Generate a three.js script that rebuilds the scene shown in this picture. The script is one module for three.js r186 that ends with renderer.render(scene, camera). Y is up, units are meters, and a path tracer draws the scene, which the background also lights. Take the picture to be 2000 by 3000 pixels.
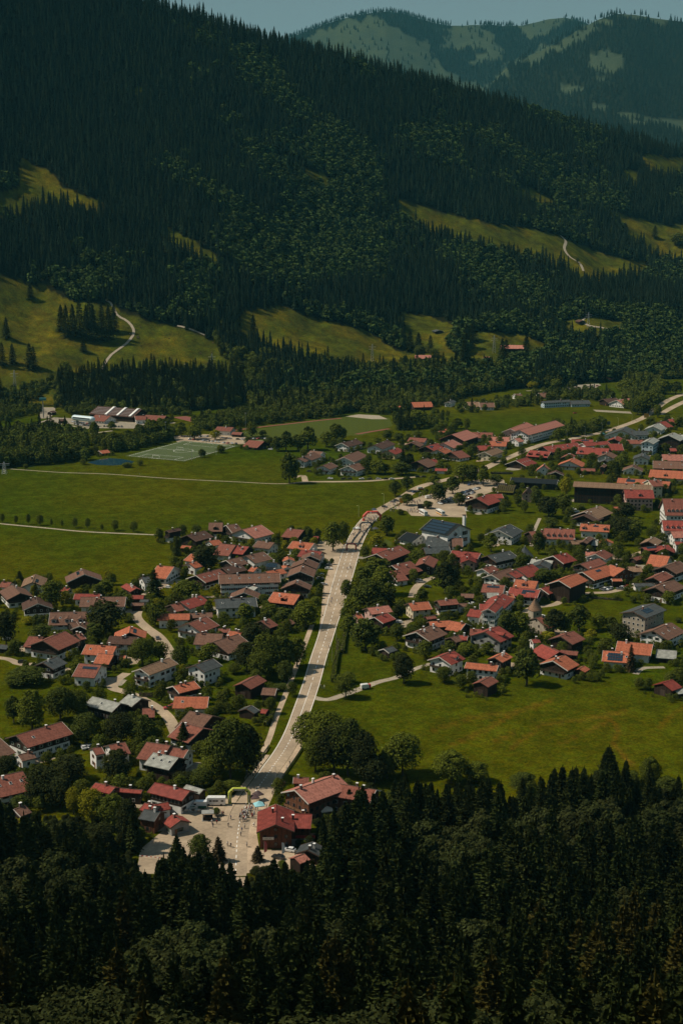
import * as THREE from 'three';
import { mergeGeometries, mergeVertices } from 'three/addons/utils/BufferGeometryUtils.js';
import { MarchingCubes } from 'three/addons/objects/MarchingCubes.js';

// ---------------------------------------------------------------- camera, sky, sun, exposure
const scene = new THREE.Scene();
const EYE = 200, FPX = 4167, PITCH = Math.atan(834 / FPX);          // metres above the valley floor; focal length in photo pixels
const camera = new THREE.PerspectiveCamera(2 * Math.atan(1500 / FPX) * 180 / Math.PI, 2 / 3, 1, 20000);
camera.position.set(0, EYE, 0);
camera.rotation.set(-PITCH, 0, 0);
scene.add(camera);

const SUN = new THREE.Vector3(-0.63, 0.77, -0.03).normalize();
{ // a clear summer sky: pale near the horizon, deeper above
  const W = 256, H = 128, d = new Float32Array(W * H * 4);
  const sx = Math.atan2(SUN.z, SUN.x), sy = Math.asin(SUN.y);
  for (let j = 0; j < H; j++) for (let i = 0; i < W; i++) {
    const up = ((j + 0.5) / H - 0.5) * Math.PI, az = ((i + 0.5) / W - 0.5) * 2 * Math.PI;
    const s = Math.max(0, Math.sin(up)), t = Math.pow(1 - s, 4);
    const cosd = Math.sin(up) * Math.sin(sy) + Math.cos(up) * Math.cos(sy) * Math.cos(az - sx);
    const glow = Math.pow(Math.max(0, cosd), 6) * 0.10;
    const k = (j * W + i) * 4;
    d[k] = 0.12 + 0.13 * t + glow; d[k + 1] = 0.185 + 0.175 * t + glow * 0.95; d[k + 2] = 0.245 + 0.095 * t + glow * 0.85; d[k + 3] = 1;
    if (up < 0) { d[k] = 0.15; d[k + 1] = 0.2; d[k + 2] = 0.21; }
  }
  const sky = new THREE.DataTexture(d, W, H, THREE.RGBAFormat, THREE.FloatType);
  sky.mapping = THREE.EquirectangularReflectionMapping; sky.magFilter = THREE.LinearFilter; sky.needsUpdate = true;
  scene.background = sky; scene.environment = sky;
}
const sun = new THREE.DirectionalLight(new THREE.Color(1, 0.9, 0.74), 5);
sun.position.copy(SUN).multiplyScalar(1500).add(new THREE.Vector3(0, 0, -1000));
sun.target.position.set(0, 0, -1000);
sun.castShadow = true; sun.shadow.mapSize.set(4096, 4096);
Object.assign(sun.shadow.camera, { left: -900, right: 900, top: 900, bottom: -900, near: 10, far: 4000 });
scene.add(sun, sun.target);
scene.fog = new THREE.FogExp2(new THREE.Color(0.19, 0.72, 0.9), 0.0000165);

const renderer = new THREE.WebGLRenderer({ antialias: true });
renderer.toneMapping = THREE.LinearToneMapping;
renderer.toneMappingExposure = 0.9;
renderer.shadowMap.enabled = true;

// ---------------------------------------------------------------- helpers
function rng(seed) { let a = seed >>> 0; return () => { a = (a + 0x6D2B79F5) | 0; let t = Math.imul(a ^ (a >>> 15), 1 | a); t = (t + Math.imul(t ^ (t >>> 7), 61 | t)) ^ t; return ((t ^ (t >>> 14)) >>> 0) / 4294967296; }; }
const R0 = rng(11);
const rr = (r, a, b) => a + (b - a) * r();
function hash2(i, j) { let h = Math.imul(i, 374761393) + Math.imul(j, 668265263); h = Math.imul(h ^ (h >>> 13), 1274126177); return ((h ^ (h >>> 16)) >>> 0) / 4294967296; }
function vnoise(x, y) {
  const i = Math.floor(x), j = Math.floor(y); let u = x - i, v = y - j;
  u = u * u * (3 - 2 * u); v = v * v * (3 - 2 * v);
  return (hash2(i, j) * (1 - u) + hash2(i + 1, j) * u) * (1 - v) + (hash2(i, j + 1) * (1 - u) + hash2(i + 1, j + 1) * u) * v;
}
const fbm = (x, y, n = 4) => { let s = 0, a = 0.5, t = 0; for (let k = 0; k < n; k++) { s += a * vnoise(x, y); t += a; a *= 0.5; x = x * 2.03 + 17.1; y = y * 2.03 + 9.7; } return s / t; };
const clamp = (v, a, b) => Math.min(b, Math.max(a, v));
const smooth = (a, b, v) => { const t = clamp((v - a) / (b - a), 0, 1); return t * t * (3 - 2 * t); };
const lerp = (a, b, t) => a + (b - a) * t;
function table(pts) { return x => { if (x <= pts[0][0]) return pts[0][1]; for (let k = 1; k < pts.length; k++) if (x <= pts[k][0]) return lerp(pts[k - 1][1], pts[k][1], (x - pts[k - 1][0]) / (pts[k][0] - pts[k - 1][0])); return pts[pts.length - 1][1]; }; }
// smooth version of table (Catmull-Rom like through smoothing)
function curve(pts) { const f = table(pts), w = 0.012; return x => (f(x - w) + 2 * f(x) + f(x + w)) / 4; }
const SP = Math.sin(PITCH), CP = Math.cos(PITCH);
const ray = (px, py) => { const cx = (px - 1000) / FPX, cy = (1500 - py) / FPX; return [cx, cy * CP - SP, -(CP + cy * SP)]; };
const polar = (px, py) => { const r = ray(px, py); return [r[0] / -r[2], r[1] / -r[2]]; };      // azimuth and elevation tangents
function toPhoto(x, y, z) { const q = y - EYE, dep = -z * CP - q * SP; return [1000 + FPX * x / dep, 1500 - FPX * (q * CP + (-z) * SP) / dep, dep]; }
function onPlane(px, py, h) { const r = ray(px, py), t = (h - EYE) / r[1]; return [r[0] * t, h, r[2] * t]; }
function inside(poly, x, y) { let c = false; for (let i = 0, j = poly.length - 1; i < poly.length; j = i++) { const [xi, yi] = poly[i], [xj, yj] = poly[j]; if ((yi > y) !== (yj > y) && x < (xj - xi) * (y - yi) / (yj - yi) + xi) c = !c; } return c; }

// ---------------------------------------------------------------- the lie of the land
const pol = pts => pts.map(([x, y]) => polar(x, y));
const ridgeE = curve([[-0.6, 0.42], [-0.4, 0.31], ...pol([[0, -215], [250, -110], [513, 2], [680, 45], [845, 99], [1000, 131], [1145, 178], [1300, 218], [1408, 252], [1555, 292], [1790, 366], [2000, 420]]), [0.34, 0.02], [0.6, 0.0]]);
const ridgeD = table([[-0.5, 2350], [-0.24, 2450], [0, 2650], [0.24, 3000], [0.5, 3200]]);
const footD = table([[-0.5, 1560], [-0.24, 1600], [-0.1, 1625], [0.0, 1680], [0.1, 1760], [0.24, 1930], [0.5, 2000]]);
const farBE = curve([[-0.6, 0.05], [-0.1, 0.06], ...pol([[700, 175], [860, 97], [1000, 45], [1128, 21], [1191, 28], [1268, 64], [1363, 69], [1434, 56], [1472, 73], [1529, 69], [1600, 48], [1657, 34], [1695, 50], [1800, 95], [2000, 120]]), [0.4, 0.08], [0.6, 0.05]]);
const farAE = curve([[-0.6, -0.05], ...pol([[1250, 520], [1340, 380], [1424, 245], [1470, 190], [1560, 150], [1640, 112], [1690, 78], [1740, 50], [1810, 21], [1906, 42], [2000, 52], [2200, 70]]), [0.45, 0.08], [0.6, 0.05]]);
const foreH = table([[0, 198.2], [4, 193.5], [10, 187.5], [25, 172], [50, 151], [100, 112], [150, 82], [200, 57], [250, 36], [300, 19], [340, 9], [380, 2.6], [404, 0.4], [416, 0]]);
function bumpy(x, z, s) { return (fbm(x / 260 + 3, z / 420 + 8, 4) - 0.5) * s; }
function landH(x, z) {
  const D = Math.max(0.5, -z), a = x / D;
  if (D < 418) return foreH(Math.hypot(D, Math.max(0, Math.abs(x) - 0.25 * D) * 0.2));
  const d0 = footD(a);
  if (D < d0) return 0;
  const dr = ridgeD(a), hr = EYE + ridgeE(a) * dr - 21;
  let h;
  if (D <= dr) {
    const s = (D - d0) / (dr - d0);
    h = hr * (0.52 * s + 0.48 * s * s);
    h += bumpy(x, z, 95) * smooth(0.0, 0.25, s) * (1 - smooth(0.55, 1.0, s));
    h += (fbm(x / 90, z / 90, 3) - 0.5) * 16 * smooth(0.02, 0.1, s) * (1 - smooth(0.8, 1, s));
    h = Math.max(h, 0);
  } else h = Math.max(60, hr - (D - dr) * 0.5);
  if (D > 3300) {
    for (const [e, r0, r1] of [[farAE, 4200, 7600], [farBE, 6000, 10200]]) {
      const top = EYE + e(a) * r1 - 10;
      if (D > r0) {
        let q;
        if (D <= r1) { const s = (D - r0) / (r1 - r0); q = 60 + (top - 60) * (0.8 * s + 0.2 * s * s) + bumpy(x * 0.4, z * 0.4, 240) * Math.sin(Math.PI * s); }
        else q = top - (D - r1) * 0.4;
        h = Math.max(h, q);
      }
    }
  }
  return h;
}
// where a photo ray meets the land (plus lift)
function onLand(px, py, lift = 0) {
  const r = ray(px, py), step = D => landH(r[0] / -r[2] * D, -D) + lift - (EYE + r[1] / -r[2] * D);
  let lo = 418; // beyond the wood on the near slope
  if (step(lo) > 0) lo = 60;
  let hi = lo;
  while (hi < 9000 && step(hi) < 0) { lo = hi; hi += hi < 1600 ? 12 : 20; }
  for (let k = 0; k < 24; k++) { const m = (lo + hi) / 2; if (step(m) < 0) lo = m; else hi = m; }
  const x = r[0] / -r[2] * hi;
  return [x, landH(x, -hi) + lift, -hi];
}
const MEADOWS = [
  [[-300, 780], [0, 805], [120, 840], [200, 880], [330, 890], [350, 912], [480, 945], [600, 985], [680, 1045], [790, 1120], [775, 1160], [690, 1160], [560, 1185], [300, 1190], [200, 1185], [-300, 1200]],
  [[690, 955], [715, 912], [830, 903], [900, 930], [1000, 948], [1080, 972], [1170, 1030], [1260, 1055], [1330, 1075], [1300, 1110], [1060, 1115], [950, 1085], [870, 1060], [790, 1025], [700, 1000]],
  [[1175, 930], [1190, 913], [1260, 928], [1350, 955], [1330, 990], [1300, 1010], [1345, 1040], [1400, 1090], [1200, 1090], [1180, 1020]],
  [[1365, 972], [1450, 972], [1530, 985], [1590, 1000], [1600, 1040], [1440, 1085], [1360, 1060]],
  [[1640, 945], [1690, 932], [1740, 928], [1822, 945], [1822, 990], [1640, 985]],
  [[1150, 577], [1230, 598], [1350, 638], [1500, 663], [1640, 688], [1680, 712], [1780, 748], [1900, 773], [1890, 815], [1790, 830], [1690, 830], [1650, 790], [1550, 765], [1400, 730], [1290, 695], [1180, 650]],
  [[1785, 618], [1830, 625], [1900, 653], [2100, 670], [2100, 775], [1940, 770], [1880, 730], [1830, 690]],
  [[1855, 448], [2100, 475], [2100, 525], [1900, 512]], [[1812, 493], [1870, 508], [1865, 555], [1820, 535]],
  [[60, 460], [150, 508], [190, 555], [290, 590], [290, 625], [180, 605], [100, 600], [60, 630], [-60, 640], [-60, 580], [60, 550]],
  [[482, 663], [520, 678], [645, 753], [660, 790], [600, 772], [490, 715]],
  [[886, 490], [960, 518], [990, 530], [985, 556], [890, 548]], [[1515, 548], [1590, 568], [1625, 595], [1610, 622], [1525, 598]], [[395, 250], [425, 250], [425, 285], [395, 282]]
];
const FARMEADOWS = [[[1000, 60], [1100, 50], [1260, 130], [1250, 210], [1000, 240], [900, 110]], [[1240, 165], [1290, 170], [1300, 215], [1420, 250], [1480, 190], [1560, 150], [1640, 120], [1750, 60], [1800, 60], [1690, 120], [1640, 150], [1560, 185], [1460, 190], [1480, 220], [1430, 280], [1230, 230]], [[1640, 245], [1700, 240], [1705, 270], [1640, 275]], [[1740, 150], [1820, 150], [1805, 215], [1730, 200]], [[1740, 220], [1790, 222], [1760, 245]], [[1740, 305], [1775, 305], [1770, 325], [1740, 320]], [[1970, 350], [2010, 350], [2010, 400], [1980, 390]], [[1330, 60], [1400, 70], [1400, 150], [1280, 150]], [[1500, 80], [1640, 35], [1690, 60], [1560, 110]], [[1820, 30], [1960, 55], [1950, 75], [1820, 45]]];
const isMeadow = (px, py) => { px += (fbm(px / 22, py / 22, 2) - 0.5) * 26; py += (fbm(px / 20 + 9, py / 20 + 4, 2) - 0.5) * 16; return MEADOWS.some(p => inside(p, px, py)); };
const isFarMeadow = (px, py) => { const qx = px + (fbm(px / 24, py / 24, 3) - 0.5) * 60, qy = py + (fbm(px / 24 + 9, py / 24 + 4, 3) - 0.5) * 44; return FARMEADOWS.some(p => inside(p, qx, qy)); };
const lin = (r, g, b) => new THREE.Color().setRGB(r, g, b);
function grassColor(x, z, out) {
  const n = fbm(x / 55, z / 80, 4), m = fbm(x / 9 + 40, z / 14, 3), w = fbm(x / 160 + 70, z / 160 + 20, 3);
  const y = clamp((w - 0.45) * 2.2 + (n - 0.5) * 1.2, -0.5, 0.7), k = 0.82 + 0.36 * m;
  out.setRGB((0.07 + 0.03 * y) * k, (0.087 + 0.01 * y) * k, 0.003 * k);
  return out;
}
const DRY = [[[1270, 2140], [1390, 2100], [1500, 2088], [1620, 2050]], [[1320, 2185], [1420, 2140], [1500, 2092], [1560, 2070]], [[1500, 2190], [1590, 2120], [1700, 2110], [1830, 2085]], [[1800, 2120], [1808, 2140], [1795, 2180], [1840, 2230], [1850, 2238]], [[1930, 2130], [1970, 2090], [1998, 2075]], [[1640, 2180], [1700, 2150], [1790, 2110]], [[1450, 2170], [1480, 2160], [1500, 2150]]];
function dryness(px, py) { // strips of dry grass on the near right meadow
  let b = 1e9; for (const l of DRY) for (let k = 1; k < l.length; k++) { const [ax, ay] = l[k - 1], [bx, by] = l[k], t = clamp(((px - ax) * (bx - ax) + (py - ay) * (by - ay)) / ((bx - ax) ** 2 + (by - ay) ** 2), 0, 1); b = Math.min(b, Math.hypot(px - ax - t * (bx - ax), (py - ay - t * (by - ay)) * 1.6)); }
  return smooth(9 + 8 * vnoise(px / 12, py / 12), 1, b) * (0.45 + 0.8 * vnoise(px / 30, py / 9));
}
const M = {};
function std(color, o = {}) { return new THREE.MeshStandardMaterial({ color, roughness: 0.85, ...o }); }
function texture(size, fn, repeat = 1, srgb = true) { // fn(u, v) -> [r, g, b] 0..255
  const d = new Uint8Array(size * size * 4);
  for (let j = 0; j < size; j++) for (let i = 0; i < size; i++) { const c = fn(i / size, j / size), k = (j * size + i) * 4; d[k] = c[0]; d[k + 1] = c[1]; d[k + 2] = c[2]; d[k + 3] = 255; }
  const t = new THREE.DataTexture(d, size, size); t.magFilter = THREE.LinearFilter; t.minFilter = THREE.LinearMipmapLinearFilter; t.generateMipmaps = true;
  t.wrapS = t.wrapT = THREE.RepeatWrapping; t.repeat.set(repeat, repeat); if (srgb) t.colorSpace = THREE.SRGBColorSpace; t.needsUpdate = true; return t;
}
const tileNoise = (u, v, f, s = 0) => { // repeats at 1
  const x = u * f, y = v * f, i = Math.floor(x), j = Math.floor(y); let a = x - i, b = y - j; a = a * a * (3 - 2 * a); b = b * b * (3 - 2 * b);
  const h = (p, q) => hash2(((p % f) + f) % f + s * 131, ((q % f) + f) % f + s * 57);
  return lerp(lerp(h(i, j), h(i + 1, j), a), lerp(h(i, j + 1), h(i + 1, j + 1), a), b);
};
const grain = texture(256, (u, v) => { const g = 255 * clamp(0.82 + 0.2 * (tileNoise(u, v, 128, 1) - 0.5) + 0.14 * (tileNoise(u, v, 32, 2) - 0.5) + 0.08 * (tileNoise(u, v, 8, 3) - 0.5), 0, 1); return [g, g, g]; });
const soft = texture(256, (u, v) => { const g = 255 * clamp(0.86 + 0.10 * (tileNoise(u, v, 64, 21) - 0.5) + 0.08 * (tileNoise(u, v, 16, 22) - 0.5) + 0.10 * (tileNoise(u, v, 4, 23) - 0.5), 0, 1); return [g, g, g * 0.99]; });
const softAt = r => { const t = soft.clone(); t.repeat.set(r, r); t.needsUpdate = true; return t; };
const grainAt = r => { const t = grain.clone(); t.repeat.set(r, r); t.needsUpdate = true; return t; };
const turfTex = texture(1024, (u, v) => { const n = 0.5 * (tileNoise(u, v, 256, 31) - 0.5) + 0.42 * (tileNoise(u, v, 96, 32) - 0.5) + 0.3 * (tileNoise(u, v, 28, 33) - 0.5) + 0.25 * (tileNoise(u, v, 9, 34) - 0.5), y = 0.12 * (tileNoise(u, v, 40, 35) - 0.5), g = clamp(0.8 + n * 0.5, 0, 1); return [255 * clamp(g + y, 0, 1), 255 * g, 255 * clamp(g - y, 0, 1)]; });
// ---- names, labels
const taken = new Map();
function numbered(n) { const k = taken.get(n) ?? 0; taken.set(n, k + 1); return k ? `${n}_${String(k).padStart(3, '0')}` : n; }
function mesh(name, geo, mat, parent) { const m = new THREE.Mesh(geo, mat); m.name = parent ? name : numbered(name); m.castShadow = m.receiveShadow = true; (parent ?? scene).add(m); return m; }
function tag(o, label, category, group, kind) { o.userData.label = label; if (category) o.userData.category = category; if (group) o.userData.group = group; if (kind) o.userData.kind = kind; return o; }
function thing(name, label, category, [x, y, z] = [0, 0, 0], turn = 0, group) { const g = new THREE.Group(); g.name = numbered(name); g.position.set(x, y, z); g.rotation.y = turn; tag(g, label, category, group); scene.add(g); return g; }
function struct(name, geo, mat) { const m = mesh(name, geo, mat); m.userData.kind = 'structure'; return m; }
function copy(o, p, turn = 0, s = 1) { const c = o.clone(); c.name = numbered(o.name.replace(/_\d{3}$/, '')); c.userData = { ...o.userData }; c.position.set(...p); c.rotation.y = turn; if (Array.isArray(s)) c.scale.set(...s); else c.scale.setScalar(s); scene.add(c); return c; }
const BOX = new THREE.BoxGeometry(1, 1, 1);
function box(name, parent, mat, x, y, z, sx, sy, sz, ry = 0) { const m = mesh(name, BOX, mat, parent); m.position.set(x, y, z); m.scale.set(sx, sy, sz); if (ry) m.rotation.y = ry; return m; }
function bx(x, y, z, sx, sy, sz, ry = 0) { const g = new THREE.BoxGeometry(sx, sy, sz); if (ry) g.rotateY(ry); g.translate(x, y, z); return g; }
function bar(a, b, r, n = 6, r2 = r) { const A = new THREE.Vector3(...a), B = new THREE.Vector3(...b), d = B.clone().sub(A), g = new THREE.CylinderGeometry(r2, r, d.length(), n); g.applyQuaternion(new THREE.Quaternion().setFromUnitVectors(new THREE.Vector3(0, 1, 0), d.clone().normalize())); g.translate((A.x + B.x) / 2, (A.y + B.y) / 2, (A.z + B.z) / 2); return g; }
const merge = a => mergeGeometries(a.map(g => g.index ? g.toNonIndexed() : g));

{ // ---------------- terrain: one sheet from under the camera to beyond the far ridge
  const cols = []; for (let a = -0.62; a < -0.285; a += 0.014) cols.push(a); for (let a = -0.285; a <= 0.285; a += 0.0016) cols.push(a); for (let a = 0.299; a < 0.63; a += 0.014) cols.push(a);
  const rows = []; for (let D = 1; D < 460; D += D < 40 ? 3 : 7) rows.push(D); for (let D = 460; D < 760; D += 4) rows.push(D); for (let D = 760; D < 1560; D += 10) rows.push(D); for (let D = 1560; D < 2150; D += 5.5) rows.push(D); for (let D = 2150; D < 3320; D += 9) rows.push(D); for (let D = 3320; D < 10400; D += 50) rows.push(D); for (let D = 10400; D < 16000; D += 700) rows.push(D);
  const nc = cols.length, P = new Float32Array(nc * rows.length * 3), C = new Float32Array(nc * rows.length * 3), U = new Float32Array(nc * rows.length * 2), I = [];
  const c = new THREE.Color();
  rows.forEach((D, j) => cols.forEach((a, i) => {
    const x = a * D, z = -D, h = landH(x, z), k = j * nc + i;
    P.set([x, h, z], k * 3); U.set([x / 70, z / 70], k * 2);
    const [px, py] = toPhoto(x, h, z), dr = ridgeD(a);
    grassColor(x, z, c);
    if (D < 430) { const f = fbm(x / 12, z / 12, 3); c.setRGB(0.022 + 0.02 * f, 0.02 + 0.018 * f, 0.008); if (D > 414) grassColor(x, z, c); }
    else if (D > footD(a)) {
      if (D < dr + 300) {
        if (isMeadow(px, py)) { const f = fbm(x / 30 + 5, z / 30, 4), e = fbm(x / 11, z / 9, 4), y = smooth(0.4, 0.75, f); c.setRGB(lerp(0.085, 0.14, y) * (0.4 + 1.2 * e), lerp(0.096, 0.12, y) * (0.4 + 1.2 * e), 0.011); }
        else c.setRGB(0.02, 0.022, 0.008);
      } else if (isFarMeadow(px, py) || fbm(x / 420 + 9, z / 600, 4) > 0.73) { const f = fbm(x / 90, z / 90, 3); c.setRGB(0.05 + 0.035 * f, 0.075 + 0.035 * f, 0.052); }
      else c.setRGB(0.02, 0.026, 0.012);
    }
    if (D > 430 && D < 640 && px > 1200 && py > 2020) { const q = clamp(dryness(px, py), 0, 1); c.r = lerp(c.r, 0.15, q); c.g = lerp(c.g, 0.095, q); c.b = lerp(c.b, 0.008, q); }
    C.set([c.r, c.g, c.b], k * 3);
    if (i && j) I.push(k, k - 1, k - nc, k - 1, k - nc - 1, k - nc);
  }));
  const g = new THREE.BufferGeometry(); g.setAttribute('position', new THREE.BufferAttribute(P, 3)); g.setAttribute('color', new THREE.BufferAttribute(C, 3)); g.setAttribute('uv', new THREE.BufferAttribute(U, 2)); g.setIndex(I); g.computeVertexNormals();
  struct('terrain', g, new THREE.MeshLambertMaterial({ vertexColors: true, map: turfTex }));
}
// ---------------------------------------------------------------- foliage
function cardGeo(pos, col) { const g = new THREE.BufferGeometry(); g.setAttribute('position', new THREE.Float32BufferAttribute(pos, 3)); g.setAttribute('color', new THREE.Float32BufferAttribute(col, 3)); g.computeVertexNormals(); return g; }
function card(pos, col, c, u, v, k) { // two triangles, bent a little
  const a = c.clone().addScaledVector(u, -1), b = c.clone().addScaledVector(v, -1), d = c.clone().addScaledVector(u, 1), e = c.clone().addScaledVector(v, 1);
  for (const p of [a, b, d, a, d, e]) { pos.push(p.x, p.y, p.z); col.push(k, k, k); }
}
const V = (x, y, z) => new THREE.Vector3(x, y, z);
function randDir(r) { const z = r() * 2 - 1, t = r() * 6.2832, s = Math.sqrt(1 - z * z); return V(s * Math.cos(t), z, s * Math.sin(t)); }
// a broadleaf crown, 10 m tall tree, crown radius about 3.6
function broadCrown(seed, n, size, o = {}) {
  const r = rng(seed), pos = [], col = [], lobes = [], low = o.low ?? 0.9, top = o.top ?? 10, rad = o.rad ?? 3.6, nl = o.lobes ?? 13;
  for (let k = 0; k < nl; k++) {
    const t = (k + r()) / nl, y = lerp(low + 1.2, top - 1.4, t), w = rad * (o.egg ? Math.sin(Math.PI * Math.pow(t, 0.7) * 0.9 + 0.25) : Math.sqrt(Math.max(0.12, 1 - Math.pow((t - 0.42) / 0.62, 2))));
    const a = k * 2.4 + r(), q = w * 0.6 * Math.sqrt(r() * 0.7 + 0.3); lobes.push([V(Math.cos(a) * q, y, Math.sin(a) * q), w * (0.42 + 0.2 * r())]);
  }
  lobes.push([V(0, lerp(low, top, 0.55), 0), rad * 0.62]);
  for (let k = 0; k < n; k++) {
    const [c, s] = lobes[Math.floor(r() * lobes.length)], d = randDir(r); if (d.y < -0.2 && r() < 0.6) d.y *= -1;
    const p = c.clone().addScaledVector(d, s * (0.72 + 0.36 * r())); p.y -= 0.15 * r();
    const nn = d.clone().multiplyScalar(1.1).add(V(0, 0.5, 0)).addScaledVector(randDir(r), 0.9).normalize(), u = randDir(r).cross(nn).normalize(), v = nn.clone().cross(u), z = size * (0.6 + 0.8 * r());
    card(pos, col, p, u.multiplyScalar(z), v.multiplyScalar(z * 0.75), 0.55 + 0.9 * r());
  }
  return cardGeo(pos, col);
}
function broadTrunk(seed) {
  const r = rng(seed), g = [bar([0, -0.3, 0], [0.1, 3.4, 0.05], 0.26, 7, 0.17), bar([0.1, 3.3, 0.05], [0.05, 8.2, 0], 0.17, 6, 0.04)];
  for (let k = 0; k < 6; k++) { const a = k * 1.9 + r(), y = 2.6 + k * 0.7; g.push(bar([0.08, y, 0.04], [Math.cos(a) * 2.3, y + 1.9, Math.sin(a) * 2.3], 0.1, 5, 0.03)); }
  return merge(g);
}
// a spruce 20 m tall
function spruceCrown(seed, whorls, per, twigs, o = {}) {
  const r = rng(seed), pos = [], col = [], H = 20, R = o.rad ?? 3.3, low = o.low ?? 1.6;
  for (let w = 0; w < whorls; w++) {
    const t = w / whorls, y0 = lerp(low, H - 0.5, Math.pow(t, 0.92)), len0 = R * Math.pow(1 - t, 0.82) * (0.82 + 0.3 * r()) + 0.18, np = Math.max(3, Math.round(per * (0.55 + 0.45 * (1 - t))));
    for (let b = 0; b < np; b++) {
      const a = (b + r() * 0.7) / np * 6.2832 + w * 0.9, len = len0 * (0.72 + 0.45 * r()), dir = V(Math.cos(a), 0, Math.sin(a)), side = V(-dir.z, 0, dir.x), droop = (0.34 + 0.2 * r()) * (1.15 - t), y = y0 + (r() - 0.5) * 0.5;
      const P = s => V(dir.x * len * s, y + len * (0.1 * s - droop * s * s * 1.1 + 0.16 * s * s * s), dir.z * len * s);
      const segs = len > 1.4 ? 3 : 2;
      for (let k = 0; k < segs; k++) {
        const s0 = k / segs, s1 = (k + 1) / segs, p0 = P(s0), p1 = P(s1), w0 = len * 0.17 * (1 - s0 * 0.55) + 0.1, w1 = len * 0.17 * (1 - s1 * 0.8) + 0.03, kc = 0.75 + 0.5 * r();
        const q = [p0.clone().addScaledVector(side, w0), p0.clone().addScaledVector(side, -w0), p1.clone().addScaledVector(side, -w1), p1.clone().addScaledVector(side, w1)];
        q[0].y -= 0.12; q[1].y -= 0.12;
        for (const m of [0, 1, 2, 0, 2, 3]) { pos.push(q[m].x, q[m].y, q[m].z); col.push(kc, kc, kc); }
      }
      for (let k = 0; k < twigs; k++) {
        const s = 0.3 + 0.75 * r(), p = P(Math.min(1, s)), sg = r() < 0.5 ? -1 : 1; p.addScaledVector(side, sg * len * 0.16 * r()); p.y -= 0.1 + 0.25 * r();
        const u = dir.clone().multiplyScalar(0.16 + 0.16 * r()).addScaledVector(side, sg * (0.12 + 0.16 * r())), v = V((r() - 0.5) * 0.16, -0.13 - 0.14 * r(), (r() - 0.5) * 0.16);
        card(pos, col, p, u, v, 0.7 + 0.6 * r());
      }
    }
  }
  card(pos, col, V(0, H - 0.3, 0), V(0.12, 0, 0), V(0, 0.9, 0), 1); card(pos, col, V(0, H - 0.3, 0), V(0, 0, 0.12), V(0, 0.9, 0), 1);
  return cardGeo(pos, col);
}
const spruceTrunk = bar([0, -1, 0], [0, 19, 0], 0.3, 7, 0.04);
// far trees: few faces
function farSpruce(seed) {
  const r = rng(seed), pos = [], col = [], n = 7, tiers = 6;
  for (let t = 0; t < tiers; t++) {
    const y0 = 1 + t * 3.1, y1 = y0 + 4.6, rad = 3.3 * Math.pow(1 - t / (tiers + 0.3), 0.85);
    for (let k = 0; k < n; k++) { const a0 = (k + t * 0.5) / n * 6.2832, a1 = a0 + 6.2832 / n * (0.85 + 0.2 * r()), q = rad * (0.75 + 0.5 * r()), q1 = rad * (0.75 + 0.5 * r()), am = (a0 + a1) / 2, kc = 0.75 + 0.5 * r();
      pos.push(0, y1, 0, Math.cos(a1) * q1 * 0.7, y0 + 0.6, Math.sin(a1) * q1 * 0.7, Math.cos(am) * q * 1.1, y0 - 0.7 * r(), Math.sin(am) * q * 1.1, 0, y1, 0, Math.cos(am) * q * 1.1, y0 - 0.5, Math.sin(am) * q * 1.1, Math.cos(a0) * q * 0.7, y0 + 0.6, Math.sin(a0) * q * 0.7);
      for (let m = 0; m < 6; m++) col.push(kc, kc, kc); }
  }
  return cardGeo(pos, col);
}
M.spruce = new THREE.MeshLambertMaterial({ color: lin(0.034, 0.043, 0.011), vertexColors: true });
M.spruceOlive = new THREE.MeshLambertMaterial({ color: lin(0.058, 0.05, 0.011), vertexColors: true });
M.spruceFar = new THREE.MeshLambertMaterial({ color: lin(0.016, 0.025, 0.012), vertexColors: true });
M.leaf = [lin(0.062, 0.074, 0.011), lin(0.08, 0.094, 0.012), lin(0.05, 0.062, 0.012), lin(0.16, 0.15, 0.01), lin(0.027, 0.032, 0.01)].map(c => new THREE.MeshLambertMaterial({ color: c, vertexColors: true, side: THREE.DoubleSide }));
M.leafFar = new THREE.MeshLambertMaterial({ color: lin(0.044, 0.066, 0.017), vertexColors: true });
M.bark = std(lin(0.07, 0.055, 0.04), { roughness: 1 });
const FAR_SPRUCE = [farSpruce(1), farSpruce(2)], FAR_BROAD = [broadCrown(31, 170, 0.95, { low: 0.8, rad: 3.5 }), broadCrown(32, 170, 0.95, { low: 0.6, rad: 4 })];
function scatter(name, label, category, geo, mat, list, tint = 0.25) { // what nobody could count: one instanced object
  if (!list.length) return;
  const m = new THREE.InstancedMesh(geo, mat, list.length), q = new THREE.Matrix4(), c = new THREE.Color(), r = rng(list.length + 7);
  list.forEach(([x, y, z, s, w = s], i) => { q.makeRotationY(r() * 6.28); q.scale(V(w, s, w)); q.setPosition(x, y, z); m.setMatrixAt(i, q); const k = 1 + (r() - 0.5) * 2 * tint; c.setRGB(k, k * (1 + (r() - 0.5) * 0.12), k); m.setColorAt(i, c); });
  m.name = numbered(name); m.castShadow = m.receiveShadow = true; tag(m, label, category, null, 'stuff'); scene.add(m); return m;
}
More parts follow.
